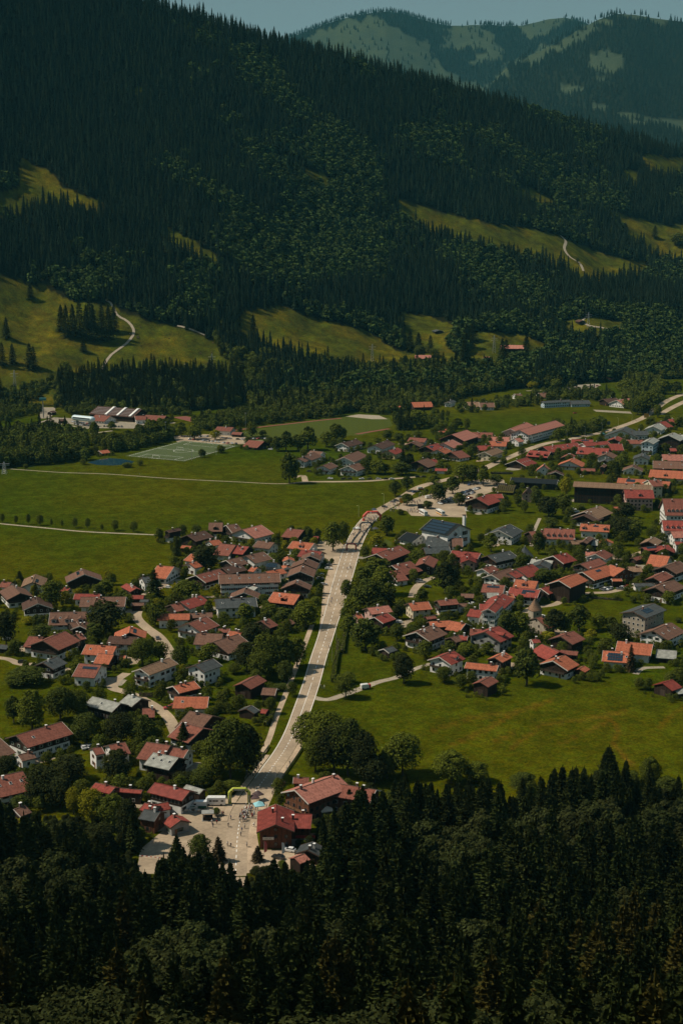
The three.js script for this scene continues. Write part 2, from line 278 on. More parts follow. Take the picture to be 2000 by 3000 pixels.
{ // the wooded mountain side
  const r = rng(77), sp = [[], []], br = [[], []], far = [];
  for (let D = 1600; D < 3060; D += 6.6) for (let x = -0.285 * D; x < 0.285 * D; x += 6.6) {
    const X = x + (r() - 0.5) * 6, Z = -D + (r() - 0.5) * 6, a = X / -Z, q = r(), q2 = r();
    if (-Z < footD(a) + 6 || -Z > ridgeD(a) + 25) continue;
    const h = landH(X, Z), [px, py] = toPhoto(X, h, Z); if (isMeadow(px, py)) continue;
    const bl = fbm(X / 120 + 2, Z / 120 + 4, 3) + 0.32 * Math.exp(-(((px - 850) / 330) ** 2 + ((py - 720) / 170) ** 2)) + 0.22 * Math.exp(-(((px - 1250) / 260) ** 2 + ((py - 930) / 90) ** 2)) + 0.2 * Math.exp(-(((px - 1250) / 400) ** 2 + ((py - 470) / 130) ** 2)) - 0.25 * smooth(700, 200, px) * smooth(750, 400, py) + 0.3 * smooth(330, 60, -Z - footD(a)) * smooth(700, 1300, px);
    if (bl > 0.56 + 0.16 * q2) { if (q < 0.72) br[q < 0.36 ? 0 : 1].push([X, h - 0.5, Z, 1.15 + 0.9 * r()]); }
    else { const s = 0.75 + 0.6 * r() * (0.5 + q2); sp[q < 0.5 ? 0 : 1].push([X, h - 0.4, Z, s, s * (0.85 + 0.3 * r())]); }
  }
  for (let D = 5200; D < 10250; D += 30) for (let x = -0.06 * D; x < 0.27 * D; x += 17) {
    const X = x + (r() - 0.5) * 14, Z = -D + (r() - 0.5) * 22, h = landH(X, Z), [px, py] = toPhoto(X, h, Z);
    if (px < 820 || py > 480) continue;
    const op = isFarMeadow(px, py) || fbm(X / 420 + 9, Z / 600, 4) > 0.73;
    if (op ? r() < 0.94 : r() < 0.1) continue;
    far.push([X, h - 1, Z, 1.1 + 0.6 * r(), 1.8 + 0.6 * r()]);
  }
  scatter('spruce_forest', 'dark spruce forest covering the big mountain side', 'forest', FAR_SPRUCE[0], M.spruceFar, sp[0]);
  scatter('spruce_forest', 'dark spruces mixed through the mountain forest', 'forest', FAR_SPRUCE[1], M.spruceFar, sp[1]);
  scatter('broadleaf_forest', 'lighter green broadleaf wood on the mountain side', 'forest', FAR_BROAD[0], M.leafFar, br[0], 0.28);
  scatter('broadleaf_forest', 'rounded broadleaf trees mixed into the mountain forest', 'forest', FAR_BROAD[1], M.leafFar, br[1], 0.28);
  scatter('distant_forest', 'hazy forest patches on the distant blue mountains', 'forest', FAR_SPRUCE[1], M.spruceFar, far);
}
// ---------------------------------------------------------------- roads, paths, yards, pitches, pond
M.asphalt = new THREE.MeshPhysicalMaterial({ specularIntensity: 0.2, color: lin(0.5, 0.385, 0.275), roughness: 0.95, map: softAt(0.16) });
M.yard = new THREE.MeshPhysicalMaterial({ specularIntensity: 0.2, color: lin(0.48, 0.37, 0.26), roughness: 0.95, map: softAt(0.13) });
M.path = new THREE.MeshPhysicalMaterial({ specularIntensity: 0.2, color: lin(0.50, 0.42, 0.31), roughness: 1, map: grainAt(0.4) });
M.paving = new THREE.MeshPhysicalMaterial({ specularIntensity: 0.2, color: lin(0.58, 0.44, 0.31), roughness: 0.95, map: softAt(0.3) });
M.gravel = new THREE.MeshPhysicalMaterial({ specularIntensity: 0.2, color: lin(0.42, 0.36, 0.27), roughness: 1, map: grainAt(0.3) });
M.paint = std(lin(0.8, 0.78, 0.72), { roughness: 0.7 });
function smoothLine(pts, step = 3) { // pts: [x, z, width]
  const c = new THREE.CatmullRomCurve3(pts.map(p => V(p[0], p[2] ?? 6, p[1])), false, 'centripetal'), n = Math.max(2, Math.round(c.getLength() / step)), out = [];
  for (let i = 0; i <= n; i++) { const p = c.getPoint(i / n), t = c.getTangent(i / n); const l = Math.hypot(t.x, t.z) || 1; out.push({ x: p.x, z: p.z, w: p.y, nx: -t.z / l, nz: t.x / l }); }
  return out;
}
const lineFromPhoto = (pts, step) => smoothLine(pts.map(([px, py, w]) => { const p = onLand(px, py); return [p[0], p[2], w]; }), step);
function ribbonGeo(line, off, width, y, thick = 0) { // off: metres right of the line (or function), width: metres or null for the line's own
  const P = [], U = [], I = [];
  let s = 0;
  line.forEach((q, i) => {
    if (i) s += Math.hypot(q.x - line[i - 1].x, q.z - line[i - 1].z);
    const w = (width ?? q.w) / 2, o = typeof off === 'function' ? off(q) : off;
    const hy = (x, z) => Math.max(0, landH(x, z)) + y;
    const x0 = q.x + q.nx * (o - w), z0 = q.z + q.nz * (o - w), x1 = q.x + q.nx * (o + w), z1 = q.z + q.nz * (o + w);
    if (thick) { P.push(x0, hy(x0, z0) - thick, z0, x0, hy(x0, z0), z0, x1, hy(x1, z1), z1, x1, hy(x1, z1) - thick, z1); U.push(0, s / 6, 0, s / 6, w / 3, s / 6, w / 3, s / 6); }
    else { P.push(x0, hy(x0, z0), z0, x1, hy(x1, z1), z1); U.push(-w / 6, s / 6, w / 6, s / 6); }
    const n = thick ? 4 : 2;
    if (i) for (let k = 0; k < n - 1; k++) { const a = (i - 1) * n + k, b = i * n + k; I.push(a, b, a + 1, b, b + 1, a + 1); }
  });
  const g = new THREE.BufferGeometry(); g.setAttribute('position', new THREE.Float32BufferAttribute(P, 3)); g.setAttribute('uv', new THREE.Float32BufferAttribute(U, 2)); g.setIndex(I); g.computeVertexNormals(); return g;
}
function areaGeo(ring, y) { // ring: [x, z]
  const sh = new THREE.Shape(ring.map(([x, z]) => new THREE.Vector2(x, -z))), g = new THREE.ShapeGeometry(sh); g.rotateX(-Math.PI / 2); g.translate(0, y, 0);
  const u = g.attributes.uv, p = g.attributes.position; for (let i = 0; i < p.count; i++) u.setXY(i, p.getX(i) / 6, p.getZ(i) / 6); return g;
}
const ringFromPhoto = pts => pts.map(([x, y]) => { const p = onPlane(x, y, 0); return [p[0], p[2]]; });
const blocked = []; // lines and rings that trees keep clear of
const ROAD = lineFromPhoto([[688, 2600, 7.2], [692, 2497, 7.2], [697, 2434, 7.4], [709, 2383, 7.6], [746, 2320, 7.6], [774, 2282, 7.6], [797, 2248, 7.6], [819, 2218, 7.6], [840, 2185, 7.6], [862, 2140, 7.6], [887, 2073, 7.8], [911, 2004, 7.8], [934, 1924, 7.8], [951, 1873, 8], [964, 1830, 8.4], [981, 1775, 9.4], [1000, 1710, 10.6], [1018, 1650, 11], [1032, 1605, 11], [1050, 1565, 11], [1076, 1525, 10.5], [1105, 1500, 9.5], [1140, 1480, 9], [1180, 1457, 8.5], [1236, 1424, 8], [1320, 1402, 8], [1400, 1380, 8], [1450, 1357, 8], [1500, 1336, 8], [1545, 1317, 8], [1600, 1299, 8], [1660, 1288, 8], [1760, 1267, 8], [1822, 1248, 8], [1880, 1225, 8], [1918, 1198, 8], [1955, 1173, 8], [1990, 1158, 8], [2050, 1140, 8]], 4);
struct('main_road', ribbonGeo(ROAD, 0, null, 0.04), M.asphalt);
blocked.push([ROAD, 6]);
function nearestOn(line, x, z) { let b = 1e9, k = 0; line.forEach((q, i) => { const d = (q.x - x) ** 2 + (q.z - z) ** 2; if (d < b) { b = d; k = i; } }); return k; }
const roadAt = (px, py) => { const p = onPlane(px, py, 0); return nearestOn(ROAD, p[0], p[2]); };
{ // painted lines
  const i1 = roadAt(1100, 1503), i0 = 0;
  struct('edge_line', ribbonGeo(ROAD.slice(roadAt(774, 2282), i1), q => -q.w / 2 + 0.25, 0.22, 0.05), M.paint);
  struct('edge_line', ribbonGeo(ROAD.slice(roadAt(862, 2140), i1), q => q.w / 2 - 0.25, 0.22, 0.05), M.paint);
  const dashed = (from, to, off, name) => { const gs = []; for (let i = from; i + 1 < to; i += 2) gs.push(ribbonGeo(ROAD.slice(i, i + 2), off, 0.24, 0.05)); const m = struct(name, merge(gs), M.paint); return m; };
  dashed(0, roadAt(862, 2140), 0.1, 'centre_dashes'); dashed(roadAt(915, 1990), roadAt(990, 1745), 0.1, 'centre_dashes');
  struct('centre_line', ribbonGeo(ROAD.slice(roadAt(864, 2138), roadAt(915, 1992)), 0.1, 0.2, 0.05), M.paint);
  dashed(roadAt(990, 1745), roadAt(1032, 1605), -1.9, 'lane_dashes'); dashed(roadAt(990, 1745), roadAt(1032, 1605), 1.4, 'lane_dashes');
}
function road(name, pts, mat, y, pad = 2, step = 4) { const l = lineFromPhoto(pts, step); struct(name, ribbonGeo(l, 0, null, y), mat); blocked.push([l, pad]); return l; }
function area(name, pts, mat, y) { const r = ringFromPhoto(pts); struct(name, areaGeo(r, y), mat); blocked.push(r); return r; }
road('footpath', [[914, 1830, 2.4], [900, 1868, 2.4], [886, 1904, 2.4], [862, 1968, 2.4], [842, 2020, 2.4], [826, 2060, 2.4], [808, 2104, 2.4], [790, 2160, 2.4], [770, 2205, 2.4]], M.paving, 0.03, 2);
for (const [off, a, b] of [[-5.2, [826, 2212], [700, 2405]], [5.1, [855, 2165], [770, 2300]]]) { // raised pavements at the bridge
  const l = ROAD.slice(Math.min(roadAt(...a), roadAt(...b)), Math.max(roadAt(...a), roadAt(...b))); struct('pavement', ribbonGeo(l, off, 2.2, 0.14, 0.12), M.paving);
}
road('lay_by', [[940, 1868, 3], [950, 1835, 5], [958, 1790, 6], [965, 1750, 8], [972, 1710, 9], [985, 1660, 8], [992, 1630, 6]], M.paving, 0.025, 4);
road('village_street', [[500, 1700, 4], [470, 1722, 4], [420, 1745, 4.5], [412, 1775, 5], [400, 1806, 5.5], [424, 1834, 5.5], [463, 1864, 6], [490, 1900, 6], [503, 1932, 6], [490, 1965, 5]], M.asphalt, 0.03, 3);
road('village_street', [[372, 1972, 4.5], [340, 1995, 4.5], [332, 2016, 5], [372, 2028, 5], [440, 2060, 5], [488, 2095, 5], [508, 2130, 5], [520, 2170, 4]], M.asphalt, 0.03, 3);
road('village_street', [[-20, 1925, 4], [30, 1932, 4], [60, 1946, 4], [105, 1945, 4]], M.asphalt, 0.03, 3);
road('village_street', [[500, 1760, 4], [560, 1752, 4], [640, 1748, 4], [760, 1745, 4]], M.yard, 0.03, 2);
road('village_street', [[1205, 1750, 4], [1215, 1725, 4.5], [1240, 1703, 5], [1270, 1690, 4]], M.asphalt, 0.03, 3);
road('village_street', [[1180, 1838, 3.5], [1190, 1822, 4], [1230, 1812, 4], [1290, 1800, 3.5]], M.yard, 0.03, 2);
road('village_street', [[1535, 1795, 4], [1560, 1780, 4.5], [1620, 1772, 4.5], [1660, 1752, 4.5], [1720, 1738, 4.5], [1780, 1735, 4.5], [1850, 1718, 4]], M.yard, 0.03, 3);
road('village_street', [[1780, 1600, 4], [1790, 1625, 4], [1810, 1640, 4], [1840, 1630, 4], [1900, 1610, 4]], M.asphalt, 0.03, 3);
road('village_street', [[1860, 1975, 3], [1880, 1958, 3.5], [1945, 1955, 3]], M.gravel, 0.03, 2);
road('farm_track', [[-60, 1528, 2.6], [0, 1534, 2.6], [137, 1547, 2.6], [242, 1557, 2.6], [456, 1567, 2.6]], M.path, 0.03, 1);
road('field_path', [[20, 1373, 1.7], [89, 1378, 1.7], [179, 1384, 1.7], [319, 1389, 1.7], [500, 1402, 1.7], [700, 1412, 1.7], [800, 1417, 2], [850, 1417, 2.6]], M.path, 0.03, 1);
road('village_street', [[845, 1417, 3], [895, 1412, 5], [1000, 1411, 5.5], [1080, 1409, 5.5], [1160, 1402, 5.5], [1240, 1396, 5]], M.yard, 0.035, 3);
road('village_street', [[862, 1400, 3], [885, 1393, 4.5], [895, 1412, 5]], M.yard, 0.028, 3);
road('side_track', [[905, 2040, 4], [955, 2050, 4], [1000, 2038, 4.2], [1060, 2016, 4.2], [1107, 1998, 4], [1160, 1985, 3.6], [1214, 1960, 3.4], [1262, 1944, 3.2]], M.path, 0.03, 2);
road('side_track', [[1555, 1600, 2.4], [1562, 1560, 2.4], [1580, 1518, 2.4]], M.path, 0.03, 1);
road('side_track', [[1540, 1145, 4], [1640, 1142, 4], [1700, 1140, 5], [1740, 1130, 5]], M.path, 0.03, 1);
road('second_road', [[1930, 1215, 7], [1975, 1190, 8], [2040, 1160, 8]], M.asphalt, 0.03, 3);
area('inn_forecourt', [[402, 2548], [412, 2488], [470, 2440], [510, 2408], [518, 2388], [524, 2358], [585, 2348], [640, 2334], [690, 2330], [706, 2380], [680, 2440], [672, 2560], [400, 2560]], M.yard, 0.02);
area('inn_forecourt', [[745, 2340], [790, 2290], [812, 2300], [800, 2330], [752, 2440], [760, 2490], [870, 2490], [930, 2540], [700, 2560]], M.paving, 0.022);
area('bus_square', [[1150, 1490], [1191, 1497], [1204, 1511], [1367, 1516], [1360, 1480], [1400, 1456], [1480, 1425], [1475, 1405], [1400, 1404], [1330, 1420], [1290, 1440], [1240, 1452], [1190, 1468]], M.yard, 0.02);
area('car_park', [[505, 1278], [520, 1296], [640, 1302], [790, 1300], [795, 1288], [700, 1277], [600, 1272], [540, 1275]], M.yard, 0.02);
area('car_park', [[118, 1236], [205, 1242], [262, 1254], [440, 1256], [440, 1240], [300, 1232], [160, 1222]], M.gravel, 0.02);
area('gravel_lot', [[60, 1196], [118, 1186], [160, 1176], [163, 1200], [150, 1225], [118, 1226], [118, 1200]], M.gravel, 0.02);
road('hall_drive', [[-40, 1270, 3], [70, 1272, 3], [128, 1235, 4], [200, 1246, 4], [262, 1256, 4]], M.path, 0.024, 1);
road('hall_drive', [[215, 1275, 4], [262, 1270, 4], [330, 1262, 4]], M.path, 0.024, 1);
area('gravel_lot', [[1640, 1140], [1680, 1128], [1740, 1118], [1760, 1128], [1715, 1150], [1670, 1152]], M.gravel, 0.02);
area('gravel_lot', [[1735, 1200], [1845, 1206], [1850, 1212], [1745, 1206]], M.gravel, 0.02);
area('car_park', [[930, 1585], [985, 1580], [1010, 1600], [985, 1665], [935, 1640], [925, 1610]], M.yard, 0.018);
// hill tracks
road('hill_track', [[302, 1085, 3], [306, 1070, 3.4], [318, 1050, 3.4], [345, 1026, 3.4], [375, 1003, 3.4], [392, 978, 3.4], [388, 958, 3.4], [368, 938, 3], [345, 925, 3], [325, 888, 3], [310, 880, 3]], M.path, 0.5, 2, 8);
road('hill_track', [[520, 955, 2.5], [560, 966, 2.5], [600, 982, 2.5]], M.path, 0.5, 1, 8);
road('hill_track', [[1640, 690, 4], [1655, 705, 4.5], [1652, 730, 4.5], [1670, 755, 4.5], [1695, 770, 4.5], [1708, 795, 4]], M.path, 0.6, 2, 8);
road('hill_track', [[1820, 975, 3], [1770, 962, 3.4], [1725, 955, 3.4], [1705, 940, 3.4], [1720, 928, 3.4]], M.path, 0.5, 2, 8);
// football pitch, athletics ground, tennis courts
M.turf = new THREE.MeshPhysicalMaterial({ specularIntensity: 0.2, color: lin(0.115, 0.15, 0.06), roughness: 1, map: grainAt(0.5) });
M.lawn = new THREE.MeshPhysicalMaterial({ specularIntensity: 0.2, color: lin(0.085, 0.108, 0.012), roughness: 1, map: grainAt(0.3) });
M.tartan = std(lin(0.27, 0.075, 0.05), { roughness: 1, map: grainAt(0.4) });
const PITCH_RING = area('football_pitch', [[366, 1336], [541, 1352], [700, 1306], [536, 1291]], M.turf, 0.03);
{
  const [a, b, c, d] = PITCH_RING, at = (u, v) => [lerp(lerp(a[0], b[0], u), lerp(d[0], c[0], u), v), lerp(lerp(a[1], b[1], u), lerp(d[1], c[1], u), v)];
  const ln = (pts) => ribbonGeo(smoothLine(pts.map(([u, v]) => [...at(u, v), 0.3]), 2), 0, 0.3, 0.04), gs = [];
  for (const s of [[[0.04, 0.03], [0.96, 0.03]], [[0.04, 0.97], [0.96, 0.97]], [[0.04, 0.03], [0.04, 0.97]], [[0.96, 0.03], [0.96, 0.97]], [[0.04, 0.5], [0.96, 0.5]], [[0.2, 0.03], [0.2, 0.19]], [[0.8, 0.03], [0.8, 0.19]], [[0.2, 0.19], [0.8, 0.19]], [[0.2, 0.97], [0.2, 0.81]], [[0.8, 0.97], [0.8, 0.81]], [[0.2, 0.81], [0.8, 0.81]]]) gs.push(ln(s));
  const circ = []; for (let k = 0; k <= 24; k++) circ.push([0.5 + 0.14 * Math.cos(k * 0.2618), 0.5 + 0.1 * Math.sin(k * 0.2618)]); gs.push(ln(circ));
  struct('pitch_lines', merge(gs), M.paint);
  globalThis.pitchAt = at;
}
area('sports_lawn', [[690, 1268], [860, 1240], [985, 1226], [1040, 1214], [1140, 1225], [1150, 1248], [1060, 1275], [1000, 1277], [830, 1292], [740, 1290]], M.lawn, 0.02);
struct('running_track', ribbonGeo(lineFromPhoto([[680, 1262, 5], [700, 1259, 5], [780, 1249, 5], [860, 1240, 5], [940, 1231, 5], [1000, 1225, 5]], 4), 0, null, 0.03), M.tartan);
struct('running_track', ribbonGeo(lineFromPhoto([[1043, 1272, 5], [1090, 1264, 5], [1140, 1256, 5]], 4), 0, null, 0.03), M.tartan);
area('sand_pit', [[1010, 1220], [1050, 1214], [1110, 1217], [1135, 1228], [1090, 1228]], M.path, 0.035);
area('tennis_court', [[505, 1222], [545, 1219], [605, 1232], [560, 1236]], M.tartan, 0.03);
M.water = new THREE.MeshPhysicalMaterial({ color: lin(0.015, 0.05, 0.075), roughness: 0.08, metalness: 0 });
area('pond', [[256, 1355], [285, 1347], [320, 1342], [360, 1345], [395, 1352], [380, 1360], [330, 1364], [285, 1362]], M.water, 0.04);
area('front_lawn', [[1118, 1592], [1128, 1578], [1148, 1590], [1146, 1602]], M.lawn, 0.02);
// ---------------------------------------------------------------- houses
const TILE = { a: [0, 1100], b: [500, 1100], c: [1000, 1100], d: [1500, 1100], e: [0, 1500], f: [500, 1500], g: [1000, 1500], h: [1500, 1500], i: [0, 2000], j: [500, 2000], k: [1000, 2000], l: [1500, 2000], s: null };
const tp = (t, x, y) => t === 's' ? [x, y] : [TILE[t][0] + x / 3.136, TILE[t][1] + y / 3.136];
const tileTex = texture(256, (u, v) => { // courses of tiles: 16 rows, 20 columns
  const row = v * 16, f = row - Math.floor(row), cx = u * 20 + (Math.floor(row) % 2) * 0.5, n = hash2(Math.floor(cx) % 20, Math.floor(row)), g = 235 - 55 * smooth(0.72, 1, f) + (n - 0.5) * 50 + (tileNoise(u, v, 6, 5) - 0.5) * 40; return [clamp(g, 0, 255), clamp(g, 0, 255), clamp(g, 0, 255)];
});
const metalTex = texture(256, (u, v) => { const g = 225 + (tileNoise(u, v, 4, 8) - 0.5) * 50 + (tileNoise(u, v, 32, 9) - 0.5) * 24; return [clamp(g, 0, 255), clamp(g, 0, 255), clamp(g, 0, 255)]; });
const woodTex = texture(256, (u, v) => { const k = Math.floor(u * 20), f = u * 20 - k, g = 205 + (hash2(k, 3) - 0.5) * 60 - 90 * smooth(0.88, 1, f) + (tileNoise(u, v, 16, 4) - 0.5) * 40; return [clamp(g, 0, 255), clamp(g, 0, 255), clamp(g, 0, 255)]; });
const plasterTex = texture(256, (u, v) => { const g = 232 + (tileNoise(u, v, 5, 11) - 0.5) * 26 + (tileNoise(u, v, 40, 12) - 0.5) * 16; return [clamp(g, 0, 255), clamp(g, 0, 255), clamp(g, 0, 255)]; });
const RC = { r: [0.31, 0.068, 0.05], o: [0.48, 0.148, 0.078], b: [0.2, 0.105, 0.072], d: [0.115, 0.062, 0.045], p: [0.5, 0.2, 0.145], g: [0.085, 0.095, 0.095], l: [0.42, 0.42, 0.37], t: [0.28, 0.17, 0.105], n: [0.16, 0.14, 0.02], s: [0.013, 0.019, 0.022], m: [0.26, 0.093, 0.064] };
const RW = { r: 'red', o: 'orange', b: 'brown', d: 'dark', p: 'pink', g: 'grey', l: 'pale grey', t: 'tan', n: 'green planted', s: 'black', m: 'russet' };
const WC = { W: [0.86, 0.84, 0.79], D: [0.05, 0.032, 0.022], C: [0.72, 0.62, 0.45], B: [0.42, 0.36, 0.28], K: [0.62, 0.4, 0.34], T: [0.2, 0.085, 0.045], L: [0.55, 0.66, 0.7], Y: [0.7, 0.58, 0.3], G: [0.32, 0.32, 0.3] };
const WW = { W: 'white', D: 'timber', C: 'cream', B: 'beige', K: 'rose', T: 'reddish timber', L: 'pale blue', Y: 'yellow', G: 'grey', M: 'part-timber' };
const matCache = {};
function roofMat(code, metal, v) { return matCache[code + metal + v] ??= new THREE.MeshPhysicalMaterial({ specularIntensity: 0.35, color: lin(...RC[code].map(c => c * (0.84 + 0.16 * v))), roughness: metal ? 0.55 : 0.9, map: metal ? metalTex : tileTex, bumpMap: metal ? null : tileTex, bumpScale: 0.02 }); }
function wallMat(code) { const timber = 'DT'.includes(code); return matCache['w' + code] ??= new THREE.MeshPhysicalMaterial({ specularIntensity: 0.3, color: lin(...WC[code]), roughness: 0.92, map: timber ? woodTex : plasterTex }); }
M.glass = new THREE.MeshPhysicalMaterial({ color: lin(0.018, 0.021, 0.024), roughness: 0.12 });
M.frame = std(lin(0.62, 0.6, 0.55)); M.darkframe = std(lin(0.07, 0.045, 0.03));
M.shutter = [std(lin(0.05, 0.09, 0.06)), std(lin(0.14, 0.06, 0.035)), std(lin(0.09, 0.09, 0.08))];
M.timber = std(lin(0.075, 0.045, 0.028), { map: woodTex }); M.timber2 = std(lin(0.26, 0.12, 0.05), { map: woodTex });
M.chimney = [std(lin(0.1, 0.07, 0.06)), std(lin(0.6, 0.58, 0.54)), std(lin(0.22, 0.1, 0.07))]; M.cap = std(lin(0.78, 0.76, 0.72), { roughness: 0.5 });
M.fascia = [std(lin(0.1, 0.06, 0.04)), std(lin(0.55, 0.5, 0.44))];
M.solar = new THREE.MeshPhysicalMaterial({ color: lin(0.016, 0.03, 0.045), roughness: 0.2 }); M.alu = std(lin(0.5, 0.5, 0.5), { roughness: 0.4, metalness: 0.6 });
const footprints = [], HOUSES = [];
function prism(profile, len) { // profile in (z, y), extruded along x, uv in metres
  const P = [], U = [], n = profile.length, h = len / 2; let run = 0;
  const tri = (a, b, c, ua, ub, uc) => { P.push(...a, ...b, ...c); U.push(...ua, ...ub, ...uc); };
  for (let k = 0; k < n; k++) {
    const [z0, y0] = profile[k], [z1, y1] = profile[(k + 1) % n], l = Math.hypot(z1 - z0, y1 - y0);
    const a = [-h, y0, z0], b = [h, y0, z0], c = [h, y1, z1], d = [-h, y1, z1], f = x => x / 4;
    tri(a, b, c, [f(-h), f(run)], [f(h), f(run)], [f(h), f(run + l)]); tri(a, c, d, [f(-h), f(run)], [f(h), f(run + l)], [f(-h), f(run + l)]); run += l;
  }
  const sh = THREE.ShapeUtils.triangulateShape(profile.map(p => new THREE.Vector2(...p)), []);
  for (const s of [-1, 1]) for (const t of sh) tri(...t.map(k => [s * h, profile[k][1], profile[k][0]]), ...t.map(k => [profile[k][0] / 4, profile[k][1] / 4]));
  const g = new THREE.BufferGeometry(); g.setAttribute('position', new THREE.Float32BufferAttribute(P, 3)); g.setAttribute('uv', new THREE.Float32BufferAttribute(U, 2)); g.computeVertexNormals(); return g;
}
function house(line) {
  const [spec, special] = line.split('|').map(s => s.trim()), w_ = spec.split(/\s+/), tile = w_[0], nums = w_.slice(1, 8).map(Number), [roofCode, wall] = [w_[8], w_[9]], opts = w_.slice(10);
  const opt = k => { const o = opts.find(q => q[0] === k); return o ? +o.slice(1) || 1 : 0; }, has = k => opts.some(o => o[0] === k);
  const A0 = tp(tile, nums[0], nums[1]), B0 = tp(tile, nums[2], nums[3]), E0 = tp(tile, nums[4], nums[5]), Hr = nums[6] > 6.9 && nums[6] < 10.1 ? nums[6] * 0.93 : nums[6];
  let g = 0, A, B; const mx = (A0[0] + B0[0]) / 2, my = (A0[1] + B0[1]) / 2;
  if (A0[1] < 1075) { const p = onLand(mx, my, Hr); g = p[1] - Hr; }
  A = onPlane(...A0, g + Hr); B = onPlane(...B0, g + Hr);
  let dx = B[0] - A[0], dz = B[2] - A[2], L = Math.hypot(dx, dz); dx /= L; dz /= L;
  let pitch = opt('i') ? opt('i') / 100 : 0.42, w = 5;
  const perp = ww => { const e = onPlane(...E0, g + Hr - ww * pitch); return (e[0] - A[0]) * -dz + (e[2] - A[2]) * dx; }, s0 = Math.sign(perp(0));
  { let lo = 0.8, hi = 22; for (let k = 0; k < 30; k++) { const m = (lo + hi) / 2; if (s0 * perp(m) > m) lo = m; else hi = m; } w = (lo + hi) / 2; }
  const raw = [L, w];
  w = clamp(w, 1.6, opt('z') || 11); L = clamp(L, 3, 95);
  if (L < 0.62 * w && !has('q')) { // a foreshortened ridge: give the house its depth behind the near end
    const grow = 1.35 * w - L, nearA = A[2] > B[2] ? A : B, far = A[2] > B[2] ? B : A, s = A[2] > B[2] ? 1 : -1; far[0] += dx * s * grow; far[2] += dz * s * grow; L += grow;
  }
  let eave = Hr - w * pitch; if (eave < 2.1) { pitch = Math.max(0.15, (Hr - 2.1) / w); eave = Hr - w * pitch; }
  const cx = (A[0] + B[0]) / 2, cz = (A[2] + B[2]) / 2, rot = Math.atan2(-dz, dx), r = rng(Math.round(nums[0] * 7 + nums[1] * 131 + tile.charCodeAt(0)));
  const shed = has('x') || Hr < 4.6, name = shed ? 'shed' : wall === 'D' && has('x') ? 'barn' : L > 30 ? 'long_building' : 'house';
  const o = thing(name, '', shed ? 'shed' : L > 30 ? 'building' : 'house', [cx, g, cz], rot);
  footprints.push([cx, cz, dx, dz, L / 2, w]); blocked.push({ house: [cx, cz, dx, dz, L / 2, w] });
  HOUSES.push({ o, special, roof: RW[roofCode[0]], wall: WW[wall], px: (A0[0] + B0[0]) / 2, py: (A0[1] + B0[1]) / 2, L, w, opts, shed, metal: roofCode[1] === 'm' });
  const og = Math.min(1.1, L * 0.07), oe = Math.min(1.1, w * 0.16), th = 0.24, wl = L - 2 * og, hw = w - oe, ye = eave + oe * pitch - th, top = Hr - th, metal = roofCode[1] === 'm';
  // walls
  const split = wall === 'M' ? clamp(ye * 0.5, 2.3, 3.0) : 0, wm = wallMat(wall === 'M' ? 'W' : wall);
  if (split) { const b = mesh('wall', prism([[-hw, -0.4], [hw, -0.4], [hw, split], [-hw, split]], wl), wm, o); const u = mesh('timber_storey', prism([[-hw - 0.07, split], [hw + 0.07, split], [hw + 0.07, ye], [0, top], [-hw - 0.07, ye]], wl + 0.14), wallMat('D'), o); u.userData.label = 'dark timber upper storey'; }
  else mesh('wall', prism([[-hw, -0.4], [hw, -0.4], [hw, ye], [0, top], [-hw, ye]], wl), wm, o);
  // roof
  const gs = [prism([[-w, eave - th], [0, Hr - th], [w, eave - th], [w, eave], [0, Hr], [-w, eave]], L)];
  const ang = Math.atan(pitch), sl = Math.hypot(w, w * pitch);
  if (metal && L < 40) for (let x = -L / 2 + 0.3; x < L / 2; x += 0.75) for (const s of [-1, 1]) { const b = new THREE.BoxGeometry(0.07, 0.06, sl - 0.1); b.rotateX(s * ang); b.translate(x, (Hr + eave) / 2 + 0.03, s * w / 2); gs.push(b); }
  const roof = mesh('roof', metal ? merge(gs) : gs[0], roofMat(roofCode[0], metal, r()), o);
  box('ridge_cap', roof, metal ? roof.material : M.fascia[0], 0, Hr + 0.02, 0, L + 0.04, 0.14, 0.3);
  if (!shed || r() < 0.4) for (const s of [-1, 1]) { const m = mesh('barge_board', prism([[-w - 0.03, eave - th - 0.16], [0, Hr - th - 0.16], [w + 0.03, eave - th - 0.16], [w + 0.03, eave + 0.06], [0, Hr + 0.06], [-w - 0.03, eave + 0.06]], 0.1), M.fascia[r() < 0.35 ? 1 : 0], roof); m.position.x = s * (L / 2 + 0.06); }
  // camera direction in the house's own axes
  const vx = -cx, vz = -cz, lx = vx * dx + vz * dz, lz = -vx * dz + vz * dx, sx = Math.sign(lx), sz = Math.sign(lz);
  const onRoof = (n, mat, x, v, s, a, b, t, up = 0) => { const m = box(n, roof, mat, x, Hr - v * pitch + up, s * v, a, t, b); m.rotation.x = s * ang; return m; };
  // chimneys
  const nc = has('c') ? opt('c') : shed || has('q') ? 0 : 1 + (r() < 0.35 ? 1 : 0);
  for (let k = 0; k < nc; k++) {
    const x = nc > 2 ? lerp(-0.38, 0.38, k / (nc - 1)) * L : (r() - 0.5) * L * 0.62, v = (k % 2 ? 0.28 : 0.12) * w * (0.5 + r()), s = r() < 0.7 ? sz : -sz, y = Hr - v * pitch, ch = 1.1 + 0.6 * r(), m = box('chimney', o, M.chimney[Math.floor(r() * 3)], x, y + ch / 2 - 0.3, s * v, 0.75, ch + 0.4, 0.65);
    const cap = mesh('chimney_cap', BOX, M.cap, m); cap.position.y = 0.5 + 0.1 / (ch + 0.4); cap.scale.set(1.25, 0.12 / (ch + 0.4), 1.3);
  }
